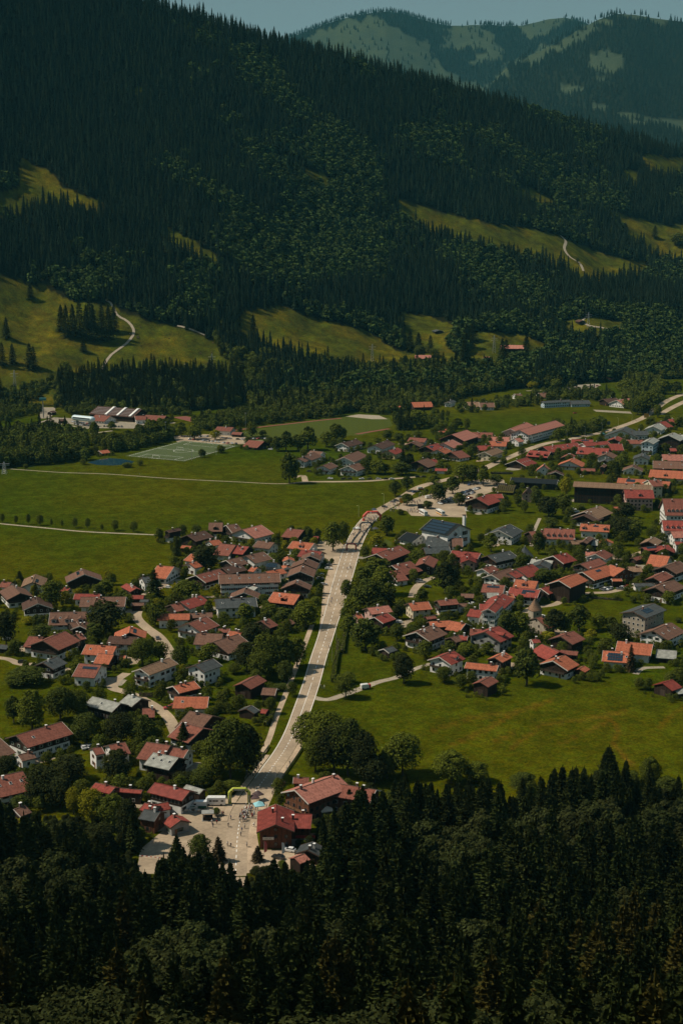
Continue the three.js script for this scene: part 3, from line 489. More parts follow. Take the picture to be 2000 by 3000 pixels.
  // rooflights, panels, dormers
  const ns = opt('s'); for (let k = 0; k < ns; k++) { const m = onRoof('rooflight', M.frame, L * lerp(-0.32, 0.32, ns > 1 ? k / (ns - 1) : r()), w * 0.45, sz, 1.0, 1.3, 0.16, 0.08); const pn = mesh('pane', BOX, M.glass, null); m.remove(pn); scene.remove(pn); pn.name = 'pane'; roof.add(pn); pn.position.copy(m.position); pn.position.y += 0.06; pn.rotation.x = m.rotation.x; pn.scale.set(0.78, 0.16, 1.05); }
  const np = opt('p'); if (np) { const cols = Math.min(np, 6), rows = Math.ceil(np / cols), x0 = (r() - 0.5) * Math.max(0, L - cols * 1.3) * 0.7; for (let k = 0; k < np; k++) { const c = k % cols, q = Math.floor(k / cols); const v = w * 0.3 + q * 1.75; if (v > w - 0.8) continue; onRoof('solar_panel', M.solar, x0 + (c - (cols - 1) / 2) * 1.15, v, sz, 1.05, 1.65, 0.1, 0.12); } }
  const nd = opt('d'); for (let k = 0; k < nd; k++) {
    const x = L * (nd > 1 ? lerp(-0.36, 0.36, k / (nd - 1)) : (r() - 0.5) * 0.2), dw = nd > 3 ? 1.0 : 1.5, dv = w * 0.78, db = w * 0.25, y = Hr - dv * pitch, yh = y + 1.3;
    const q = mesh('dormer', prism([[-dw * 0.8, y - 0.2], [dw * 0.8, y - 0.2], [dw * 0.8, yh], [0, yh + 0.6], [-dw * 0.8, yh]], dv - db), wallMat(wall === 'D' || wall === 'M' ? 'D' : wall), o); q.rotation.y = Math.PI / 2; q.position.set(x, 0, sz * (dv + db) / 2);
    const q2 = mesh('dormer_roof', prism([[-dw * 1.1, yh - 0.22], [0, yh + 0.6], [dw * 1.1, yh - 0.22], [dw * 1.1, yh], [0, yh + 0.82], [-dw * 1.1, yh]], dv - db + 0.5), roof.material, o); q2.rotation.y = Math.PI / 2; q2.position.set(x, 0, sz * ((dv + db) / 2 + 0.2));
    box('dormer_window', o, M.glass, x, y + 0.65, sz * (dv + 0.02), dw * 0.95, 0.85, 0.1);
  }
  // windows, doors, balcony on the sides that show
  const near = cz > -820, fm = r() < 0.3 ? M.frame : M.darkframe, shut = !shed && r() < 0.4 && near ? M.shutter[Math.floor(r() * 3)] : null;
  const win = (face, t, y, ww, wh) => { // face: 'x' gable end, 'z' long side; t: along the wall
    const f = near ? box('window', o, fm, 0, y, 0, ww, wh, 0.1) : box('window', o, M.glass, 0, y, 0, ww, wh, 0.12), out = split && y > split ? 0.07 : 0;
    if (face === 'z') f.position.set(t, y, sz * (hw + out + 0.02)); else { f.position.set(sx * (wl / 2 + out + 0.02), y, t); f.rotation.y = Math.PI / 2; }
    if (near) { const p = mesh('pane', BOX, M.glass, f); p.scale.set(0.8, 0.84, 1.4); if (shut) for (const s of [-1, 1]) { const b = mesh('shutter', BOX, shut, f); b.position.x = s * 0.77; b.scale.set(0.46, 1.02, 1.15); } }
  };
  if (!has('x')) {
    const levels = []; for (let y = 1.5; y + 0.9 < ye + 0.2; y += 2.7) levels.push(y);
    if (!levels.length) levels.push(Math.max(1.2, ye * 0.55));
    const gap = has('w') ? 2.3 : 3.0;
    for (const y of levels) {
      const n = Math.max(1, Math.floor((wl - 1) / gap)); for (let k = 0; k < n; k++) if (r() < 0.85) win('z', (k - (n - 1) / 2) * (wl / n), y, has('w') ? 1.3 : 1.15, 1.3);
      const m = Math.max(1, Math.floor((2 * hw - 1) / gap)); for (let k = 0; k < m; k++) if (r() < 0.9) win('x', (k - (m - 1) / 2) * (2 * hw / m), y, 1.15, 1.3);
    }
    const yt = levels[levels.length - 1] + 2.6; if (top - yt > 0.9) win('x', 0, yt, 1.1, 1.1); 
    if (has('b') || (wall === 'M' && r() < 0.55 && !shed)) {
      const y = levels.length > 1 ? levels[1] - 1.15 : 2.4, bw = 2 * hw * 0.92, xx = sx * (wl / 2 + 0.62), b = box('balcony', o, M.timber, xx, y, 0, 1.1, 0.16, bw);
      box('balcony_front', o, wall === 'T' ? M.timber2 : M.timber, sx * (wl / 2 + 1.16), y + 0.5, 0, 0.07, 0.85, bw);
      for (const s of [-1, 1]) box('balcony_side', o, M.timber, xx, y + 0.5, s * bw / 2, 1.05, 0.85, 0.07);
    }
    if (near || r() < 0.3) { const d = box('door', o, M.timber2, sx * (wl / 2 + 0.03), 1.02, hw * 0.5, 1.0, 2.05, 0.1, Math.PI / 2); }
  } else if (wall === 'D' && L > 6) { box('barn_door', o, M.timber, sx * (wl / 2 + 0.04), 1.4, 0, 2.4, 2.8, 0.1, Math.PI / 2); }
  return o;
}
const LIST = `
e 190 745 112 668 312 778 8.5 b M
e 300 645 330 570 225 614 7.5 t W p6
e 778 572 760 520 955 648 8.5 b D p6 c1|brown gabled house standing alone at the edge of the left meadow
e 350 840 335 775 495 897 9 d M
e 690 750 925 752 680 803 5.5 r W c0
e 745 782 1160 778 735 873 8.5 b W s2
e 1165 654 1255 702 1225 748 7 r D
e 1300 600 1370 592 1222 668 7.5 g W
e 1205 763 1325 763 1200 800 4.4 r D x
e 1210 834 1325 833 1207 862 4 b D x
e 1290 802 1370 804 1287 826 3.4 g G x
e 462 922 800 914 480 1042 9.5 b W d3 s1
e 738 1046 800 1008 800 1110 7 b D
e 395 1180 600 1093 540 1272 10 m M b c1|large reddish brown chalet with broad dark timber gable and chimney, left village
e 705 1120 745 1112 795 1165 8 m D
e 270 1140 400 1148 238 1240 7 m M
e 795 1215 1075 1232 746 1306 8.5 o W s1
e 905 1300 1048 1310 885 1392 6 o D c0
e 1010 1140 1270 1150 960 1210 8 d W
e 1190 1108 1202 1044 1345 1140 8 o D p6
e 1100 1316 1160 1318 1093 1358 3.6 o D x
e 395 1383 525 1326 506 1442 8 g M
e 730 1390 935 1405 600 1505 8.5 m W p6 c1
e 1290 1440 1560 1338 1402 1490 9 t W b
e 1448 490 1600 502 1480 620 8.5 o W
e 1532 170 1645 148 1428 216 8.5 d M b
e 20 640 110 645 0 690 7 m W
e 0 1215 90 1225 0 1255 3.6 g D x
e 590 690 650 700 600 745 6 r W
e 640 1015 700 1005 600 1090 7 b D
f 150 212 312 170 236 272 8 d D s1
f 105 305 195 312 100 330 3.8 o D x
f 352 98 480 97 420 180 9 b M d1
f 510 120 610 108 548 196 8.5 b M s1
f 655 160 830 116 806 258 9.5 p W b c2|pink-roofed white house with a long balcony beside the big meadow
f 1075 150 1225 166 1000 226 8.5 m D
f 1312 222 1360 224 1286 250 4.5 r D x
f 1120 265 1318 286 1058 330 8 o W d1
f 800 262 955 280 760 322 7.5 b W
f 455 290 600 302 440 415 8.5 m W s1
f 602 305 720 318 566 380 8 r D s1
f 350 264 440 250 420 306 7 o W
f 190 382 262 396 152 450 7.5 o W
f 165 470 236 452 230 516 7 o W c0
f 690 400 850 363 770 473 8.5 b W s2
f 508 442 640 411 598 502 8.5 b M s2
f 472 512 640 476 548 568 8.5 d M s2
f 230 580 445 521 302 656 8.5 m M s4
f 910 460 980 466 858 525 7 s W p12
f 746 500 802 509 700 540 6 o W
f 440 575 1000 560 462 665 11 b W s5 z8 c0 w|long white apartment row with a brown roof and tall dark openings
f 870 545 1030 518 1002 572 8 o W
f 1070 505 1050 482 1120 535 7 o W
f 1190 546 1215 481 1312 611 9.5 b M b
f 1216 470 1246 421 1346 512 9 b M b
f 1280 402 1302 362 1376 442 8.5 b M
f 1200 346 1392 364 1148 405 8 rm W
f 1086 432 1076 406 1142 452 5.5 o W
f 1142 656 1166 616 1256 756 9 b M
f 945 732 1190 758 888 826 8 o D d1|orange-roofed house with a broad gabled dormer near the main road
f 672 740 690 692 812 786 7 b D
f 700 668 800 690 690 705 6 l W c0
f 405 800 782 783 456 888 9.5 g W z8 s2|long white house with a plain pale grey roof, left village
f 85 824 272 763 162 897 8 r W s2
f 0 850 85 835 60 915 7 m D
f -120 935 178 931 -80 995 6.5 o W
f 182 930 382 922 205 975 6 b D
f 160 1022 330 960 285 1106 9 m W b s1
f 240 1112 482 1120 176 1216 8.5 b W
f 395 1192 622 1120 480 1320 8.5 b M
f 440 1070 545 1072 426 1106 5 m D
f 545 1090 660 1106 515 1140 5.5 o D
f 826 1000 902 975 915 1066 7 m D
f 1060 1000 1102 985 1106 1036 4.4 b D x
f 225 1405 390 1346 331 1467 9.8 g W w c1|white two storey house with dark grey hipped looking roof and square windows
j 20 30 215 -18 106 92 7.5 o M
j 35 125 352 128 20 236 7.5 o W s1 c1|bright orange-roofed house at the village street with a single rooflight
j 175 259 385 305 5 402 9 b M
j 232 400 300 420 190 562 8 m M
j 0 592 165 616 92 706 8 m W
i 1410 643 1640 692 1296 746 8.5 lm D b s3|house with pale grey metal roof and white balcony among dark trees
j 652 6 800 -72 722 70 7.5 m D x|dark timber barn with reddish roof on the lawn beside the road
j 848 46 975 53 836 112 4.6 b D x
j 692 236 742 207 745 300 4.6 g D x
j 836 238 895 246 820 278 3.2 r D x
s 454 2293 556 2318 497 2337 8 rm M|red metal-roofed house behind the white camper van
s 546 2299 596 2314 583 2325 4.2 lm D x
s 455 2356 492 2349 512 2368 4.4 r W x
s 423 2371 470 2379 448 2406 7 gm T
s 505 2386 530 2403 498 2424 5 r G
s 425 2352 455 2360 420 2375 5.5 r G
s 863 2314 988 2269 931 2345 10.5 p T b w c3 z14|big timber inn with pinkish tiled roof and flowered wraparound balcony
s 953 2289 1102 2314 967 2331 9.5 m T c2 z9
s 860 2277 905 2278 845 2295 8 m T c0
s 807 2416 808 2356 863 2443 9.5 rm T c2 z9 q|red metal-roofed timber chalet with white signboard beside the road
s 830 2384 914 2386 914 2428 8 rm T c2
s 900 2490 917 2465 945 2497 5 gm D
s 862 2512 892 2500 856 2540 5 p D x
i 150 482 570 358 286 590 9.5 m M c1 s1 z9|large brown-roofed long house at the far left near the dark wood
i -150 560 0 506 22 690 9 b W
i 165 664 296 632 212 722 4.8 b W c0
i -100 882 210 812 -20 1062 9.5 m W s3 c1
i 130 1166 232 1128 196 1230 5 b D
i 850 127 1110 192 818 215 6.5 lm D c0 s0|weathered grey shingle-roofed timber house with dotted snow guards
i 1300 148 1180 108 1198 215 6.5 lm D c0
i 1310 236 1422 232 1480 316 6 m D
i 1000 572 1150 545 1255 640 8 m W
i 850 602 932 586 812 680 8 m W
i 1350 545 1568 576 1226 692 9 m W s1 c2
i 880 918 1060 962 786 966 6 r D
i 1060 965 1310 985 1050 1000 5 r D c0
s 1102 1622 1169 1597 1150 1639 8.5 m D s2
s 1091 1604 1134 1606 1083 1622 6.5 r D c0
g 462 490 630 449 600 576 8 m D
g 432 542 540 528 502 640 7.5 m M
g 755 470 802 398 850 505 8 m D
g 1090 112 832 62 930 206 15 s W i45 z16 c0 x|tall white-gabled community hall with black panelled roof and round emblem
g 790 222 1010 236 735 326 7.5 gm W c0 s1
g 750 326 985 316 790 386 5.5 gm D c0
g 1012 240 1110 241 1062 320 8 b W c0
g 600 183 735 213 506 246 6.5 s W c0
g 1015 352 1278 378 1000 406 8.5 rm K d1
g 1165 440 1160 386 1236 466 8 rm K c0
g 1336 400 1540 353 1432 462 8.5 g M s2
g 1290 520 1386 489 1342 568 8 m W
g 1376 575 1550 511 1452 636 8.5 b W
g 1442 166 1545 109 1540 252 10 g W c1 s2
g 1300 659 1500 673 1274 736 8 m W p6
g 1330 742 1440 742 1318 790 5.5 lm D x
g 1500 755 1568 750 1490 800 6.5 o W
g 1096 748 1215 752 1084 786 4.4 b D x
g 876 812 1050 797 900 862 8 m M
g 1066 840 1160 838 1078 870 4.4 b W x
g 612 836 795 821 650 908 8.5 o C c0|salmon-roofed house with cream walls at the end of a lane
g 232 880 430 856 252 945 8 p K s1
g 302 965 420 926 400 1018 8 r D
g 346 1028 440 1026 336 1072 3.4 r D x
g 126 942 182 936 172 990 6 o K c0
g 770 962 860 951 706 998 4.4 m D x
g 684 1102 852 1036 850 1172 9.5 b M c5 b|broad brown-roofed house with five brick chimneys on the right side
g 800 1005 1000 995 922 1056 8 o M
g 1008 1000 1140 1022 1062 1098 8 o D
g 1345 888 1432 802 1188 1003 11.5 r W w i50 c1|tall white-gabled house with red roof and rows of high windows
g 1266 843 1390 846 1256 895 8 r W
g 1182 888 1300 902 1116 952 7 r W c0
g 1386 830 1478 748 1502 880 9 r W s1
g 1312 1100 1440 1044 1456 1200 10 r G d1 c1
g 1000 1150 1082 1128 1062 1196 7 b D
g 1072 1130 1160 1136 1112 1176 6.5 r D c0
g 1180 1072 1325 1078 1175 1128 7 m W
g 896 1330 1030 1273 1002 1408 9 r W d1 b
g 1146 1378 1440 1408 1110 1432 7.5 o W c1 w|white house with a flat bright orange roof beside the big right meadow
g 1402 1335 1500 1286 1472 1386 8 o D
g 1270 1560 1370 1506 1346 1610 6.5 m D x|dark timber hay barn on the right meadow with reddish roof
g 386 1256 462 1230 466 1286 4.4 g D x
h 290 148 575 158 302 264 9.5 m W d5 c2|brown hotel with a row of small pointed dormers in the roof
h 150 180 205 176 150 262 8 m D
h 625 105 895 118 611 172 8.5 o W d2 p3
h 650 30 720 -5 742 106 8.5 d M
h 648 272 710 223 536 342 9 b M b
h 692 248 785 252 732 306 6.5 l D c0
h 532 262 635 258 526 300 5 t D c0
h 862 262 860 243 925 273 4.6 o W x
h 670 362 755 365 665 400 5.5 p W c0
h 762 386 836 344 832 452 8 m W
d 1375 1130 1640 1132 1268 1286 18 m W w d6 z14 i70 c2|grand white hotel with brown mansard roof and many dormers, right edge
h 1370 75 1640 80 1340 180 13 r W w d5 c1
h 1450 178 1620 174 1433 240 10.5 pm W c0
h 1246 268 1300 228 1130 318 8.5 t M
h 1192 325 1430 300 1190 362 6.5 r D p6 c1
h 1400 336 1400 300 1490 390 7 r D c0
h 1266 388 1446 406 1210 490 9 o W c1
h 1396 500 1530 449 1482 580 9 b M
h 1482 272 1620 268 1476 302 8 r W
h 372 402 496 372 482 473 8.5 rm D
h 176 428 375 446 160 472 7 l D c0
h 250 480 280 438 332 526 8 g W
h 32 520 180 478 162 600 8 r W
h -40 560 30 535 62 600 8 r W
h 620 476 792 422 852 480 8 m M
h 425 628 590 561 536 696 12 o D x z13|huge dark timber barn with bright orange gable roof, right village
h 640 550 860 486 790 618 9.5 o M p4 w
h 1035 523 900 482 930 592 9.5 o T
h 910 612 1000 611 903 637 4.6 o D x
h 1062 500 1182 501 1216 551 8 t C
h 1290 600 1400 546 1382 642 8 m M
h 1310 690 1480 622 1462 746 9 b M c2
h 1110 655 1300 651 1110 686 4 g W x
h 30 617 236 636 12 690 8 o W d1
h -20 690 256 716 216 790 8 r M p8
h 258 700 346 673 302 766 7 r D c0
h 216 970 292 955 282 1076 9 m B
h 1105 912 1300 838 1236 972 13.5 g B w i30 z14 c1 p12|modern beige three storey building with dark grey roof and skylight
h 1290 1088 1455 1013 1430 1178 9 b W s3
h 440 1140 560 1091 542 1222 8.5 m D
h 270 1213 430 1286 266 1335 8 r D
h 370 1365 480 1312 502 1461 8.5 o M b
h 442 1266 605 1282 430 1302 4.4 m D x
h 612 1440 660 1410 652 1482 4.2 o D x
h 965 1184 1290 1214 928 1288 8 o W c1
h 832 1271 1100 1290 786 1368 7 o W p18 s2|orange-roofed house with a large grid of solar panels, right edge
h 1320 1262 1510 1276 1275 1335 4.8 lm D x|dark open shed with a pale metal roof near the solar house
l 1376 3 1470 -30 1462 78 6 rm D x|small dark barn with orange doors at the right meadow edge
l 1480 62 1560 50 1535 104 3.4 lm D x
h 172 1170 242 1165 182 1206 6 r W c0
h 1100 420 1180 398 1152 441 4 m D x
d 62 500 396 412 192 553 12.5 p W w c1 z10|long school building with pink roof and dark timber bays behind trees
d -20 490 130 428 152 490 11 p K w
d 12 580 62 572 126 601 7.5 p W
d 160 685 355 700 120 740 7.5 r D d3
d 276 652 590 615 372 705 8 r D s5
d 540 585 740 590 530 620 8 r D p6
d 606 655 890 670 580 720 9 r W d2 w
d 640 622 870 601 642 655 9 r W
d 872 626 1004 626 900 690 8 r W
d 490 740 532 712 420 770 7.5 m D
d 522 785 562 755 386 832 8.5 o W b
d 285 826 290 810 352 890 9 p W i80 c0
d 395 885 402 868 306 940 7 d D x
d 30 780 132 750 142 832 7.5 r D s4
d 850 725 890 699 960 742 8 b W
d 845 780 870 756 922 802 6 g D
d 626 852 760 855 615 878 4 m D x
d 820 836 850 815 760 870 7 b D
d 565 972 1280 1006 565 1022 15 t D w z9 c2|very long dark timber hotel block with plain brown roof, right side
d 1022 1048 1290 1052 1000 1126 13.5 rm K d1 w
d 970 940 1230 956 960 986 8 o W p12
d 1242 960 1342 955 1392 1016 12.5 m C w
d 1382 970 1452 975 1402 1040 9 o D
d 1266 862 1620 882 1245 946 9.5 o C d1 w
d 1290 782 1620 792 1266 860 10 b D s3
d 1370 724 1620 728 1360 782 9 pm W
d 1100 840 1112 815 1196 876 7 b W
d 1180 741 1192 711 1256 776 8 g W
d 1236 600 1292 566 1110 660 13 l L b w c1|pale hotel with grey metal roof and stacked dark balconies
d 1432 548 1482 522 1560 612 15 l D b w
d 1500 540 1620 545 1490 610 13 l D c0
d 1050 590 1230 592 1045 628 8 m W
d 1000 500 1042 466 850 548 10 g W z18 c0
d 1096 507 1235 507 1240 549 8 g W w c0
d 930 581 966 556 1016 611 7 r D
d 1290 466 1330 440 1350 520 8.5 l W
d 1345 425 1402 418 1422 480 7.5 r W
d 1430 400 1500 400 1490 441 7 r D
d 270 235 520 222 270 256 8 g L w c0|long pale blue school block with flat grey roof behind the field
d 515 231 700 226 520 266 7 g L c0
d 830 215 950 205 942 242 8 d D
d 952 226 1090 206 1040 268 9 p W w
d 850 10 922 0 882 40 7 m C
d 240 160 340 158 240 202 7 b W c0
d 20 168 80 166 15 206 7 b W c0
d 1440 668 1500 668 1430 696 5 r D
d 130 1052 150 1025 192 1092 10 b K i110 c0
d -10 935 420 958 -10 978 8 s D c0 z8|long flat black hall roof with pale streaks beside the green roof
d 660 1250 805 1194 820 1305 9.5 t D
d 930 1205 990 1205 925 1235 5 o D x
c 640 245 822 240 852 302 9 o D x|bright orange barn roof alone behind the sports ground
c 452 280 540 278 455 306 6 o D
c 1120 242 1260 242 1120 290 8 t W
c 1265 250 1400 250 1265 292 8 b W
c 1010 541 1150 498 1180 586 11 p D x z16|large pink-roofed sports hall with dark timber gable
c 1192 520 1390 525 1180 572 8 m W
c 932 620 1016 587 1006 680 8 p W
c 1340 562 1540 565 1330 605 7.5 p W
c 1350 602 1520 608 1336 646 7 o W p4
c 1240 645 1380 640 1250 690 7 r D
c 1310 701 1420 662 1382 738 8.5 t C
c 0 619 140 586 0 672 8.5 d W w c3
c 300 637 422 592 348 688 8.5 d W w c3
c 425 690 512 660 462 738 8 r Y
c 640 618 680 596 730 652 7.5 b M
c 626 568 785 578 620 606 7 m W
c 770 650 880 621 930 668 7 r D p8
c 880 681 950 660 982 716 7 o W
c 1000 702 1100 686 1092 780 8 m M
c 690 786 790 758 800 862 9.5 b M w b
c 802 771 860 765 906 826 7 r D
c 860 852 970 855 852 876 4 r W x
c 22 751 150 692 206 756 8.5 b W
c 60 831 150 801 132 883 9 b W b
c 1232 1126 1350 1087 1326 1201 10.5 r M b|red-roofed guesthouse with a long dark balcony facing the bus square
c 1352 1090 1470 1086 1390 1131 9 r W
c 1440 1002 1600 1012 1302 1060 6 n D x c0 z12
c 890 510 950 508 885 526 4 o D x
c 936 490 985 490 934 506 4 o D x
c 975 241 1020 223 1036 246 6 g W
b 720 592 860 606 662 660 7.5 m D x|dark red-roofed timber barn at the corner of the football pitch
b 430 468 580 476 405 506 8 m W
b 572 517 660 522 558 541 4.4 m D
b 1172 766 1216 745 1216 806 8 b W
b 1222 741 1320 706 1286 783 9 b W w
b 1282 690 1400 701 1382 736 8.5 b W
b 1392 826 1470 798 1442 871 8 b W b
a 900 281 1305 311 798 351 12 d D x z30|big brown sports hall roof with three pale raised strips
a 880 360 1020 371 930 441 8 m W
a 1240 371 1340 368 1200 411 8 m W
a 1340 361 1530 371 1392 412 8 m D
a 910 691 990 681 952 718 4.2 o D x
a 455 330 500 322 470 346 4 d D x
a 545 402 610 400 550 420 4 d D x
s 1214 1040 1262 1040 1218 1051 6 p T x|small pink-roofed barn with pale timber walls on the hill meadow
s 1466 1010 1534 1011 1462 1021 8 p D|farmhouse with long pink roof at the foot of the hill forest
s 1276 965 1287 967 1272 973 4 g D x
s 1808 960 1825 958 1812 965 4 o D x
s 1692 936 1706 938 1690 942 4.5 d D x
s 1418 1044 1434 1045 1415 1050 4 p D x
s 1780 1098 1812 1092 1790 1110 7 p W
`.trim().split('\n');
for (const l of LIST) house(l);
function clearAt(x, z) { return !footprints.some(([cx, cz, dx, dz, hl, w]) => Math.abs((x - cx) * dx + (z - cz) * dz) < hl && Math.abs(-(x - cx) * dz + (z - cz) * dx) < w); }

{ // paved yards beside some of the houses
  const r = rng(515);
  for (const [i, [cx, cz, dx, dz, hl, w]] of footprints.entries()) {
    const q = r(), a = 3 + 4 * r(), b = 2.5 + 4 * r(), s = r() < 0.5 ? -1 : 1, t = (r() - 0.5) * w; if (q > 0.42 || cz < -1500 || HOUSES[i].shed) continue;
    const at = (u, v) => [cx + u * dx - v * dz, cz + u * dz + v * dx], u0 = s * (hl - 0.8), ring = [at(u0, t - b), at(u0 + s * a * 0.5, t - b * 1.15), at(u0 + s * a * 1.6, t - b * 0.7), at(u0 + s * a * 1.7, t + b * 0.6), at(u0 + s * a, t + b * 1.1), at(u0, t + b)];
    const c = at(u0 + s * a, t); if (clearAt(...c)) { struct('yard', areaGeo(ring, 0.012 + 0.004 * r()), r() < 0.6 ? M.yard : M.gravel); blocked.push(ring); }
  }
}
// ---------------------------------------------------------------- trees one can tell apart
const NEARSP = [[spruceCrown(101, 46, 10, 9), 3.3], [spruceCrown(102, 40, 10, 9, { rad: 3.8, low: 0.8 }), 3.8], [spruceCrown(103, 50, 9, 9, { rad: 2.7, low: 2.4 }), 2.7]];
const MIDSP = [spruceCrown(111, 32, 9, 6), spruceCrown(112, 28, 9, 6, { rad: 3.7, low: 0.8 })];
const BROAD = [broadCrown(201, 2600, 0.3), broadCrown(202, 2600, 0.3, { rad: 4.1, lobes: 16 }), broadCrown(203, 2400, 0.3, { rad: 3.2, egg: true }), broadCrown(204, 2200, 0.28, { rad: 3.9, low: 1.4, lobes: 19 })];
const NEARBR = [broadCrown(211, 6500, 0.2, { lobes: 20 }), broadCrown(212, 6500, 0.2, { rad: 4.2, lobes: 24, low: 1.6 })];
const BUSH = [broadCrown(221, 420, 0.42, { low: -0.6, top: 8.5, rad: 4.6, lobes: 9 }), broadCrown(222, 420, 0.42, { low: -0.8, top: 7, rad: 5, lobes: 11 })];
const TRUNK = [broadTrunk(1), broadTrunk(2)];
function spruceThing(kind, geo, label, group, p, s, w, turn, mat = M.spruce) { const o = thing(kind, label, 'spruce', p, turn, group); mesh('trunk', spruceTrunk, M.bark, o); mesh('crown', geo, mat, o); o.scale.set(w, s, w); return o; }
function broadThing(kind, geo, mat, label, group, p, s, w, turn) { const o = thing(kind, label, 'tree', p, turn, group); mesh('trunk', TRUNK[turn > 3 ? 0 : 1], M.bark, o); mesh('crown', geo, mat, o); o.scale.set(w, s, w); return o; }
const TREES = []; // for labels: { o, look, px, py }
function clearOf(x, z, pad) {
  for (const b of blocked) {
    if (b.house) { const [cx, cz, dx, dz, hl, w] = b.house, u = Math.abs((x - cx) * dx + (z - cz) * dz), v = Math.abs(-(x - cx) * dz + (z - cz) * dx); if (u < hl + pad && v < w + pad) return false; }
    else if (Array.isArray(b[0]) && b[0].length && typeof b[0][0] === 'object' && 'nx' in b[0][0]) { for (const q of b[0]) { const r = q.w / 2 + pad * 0.6; if (Math.abs(q.x - x) < r + 4 && (q.x - x) ** 2 + (q.z - z) ** 2 < r * r) return false; } }
    else if (inside(b, x, z)) return false;
  }
  return true;
}
const PLANT = []; // where large trees stand
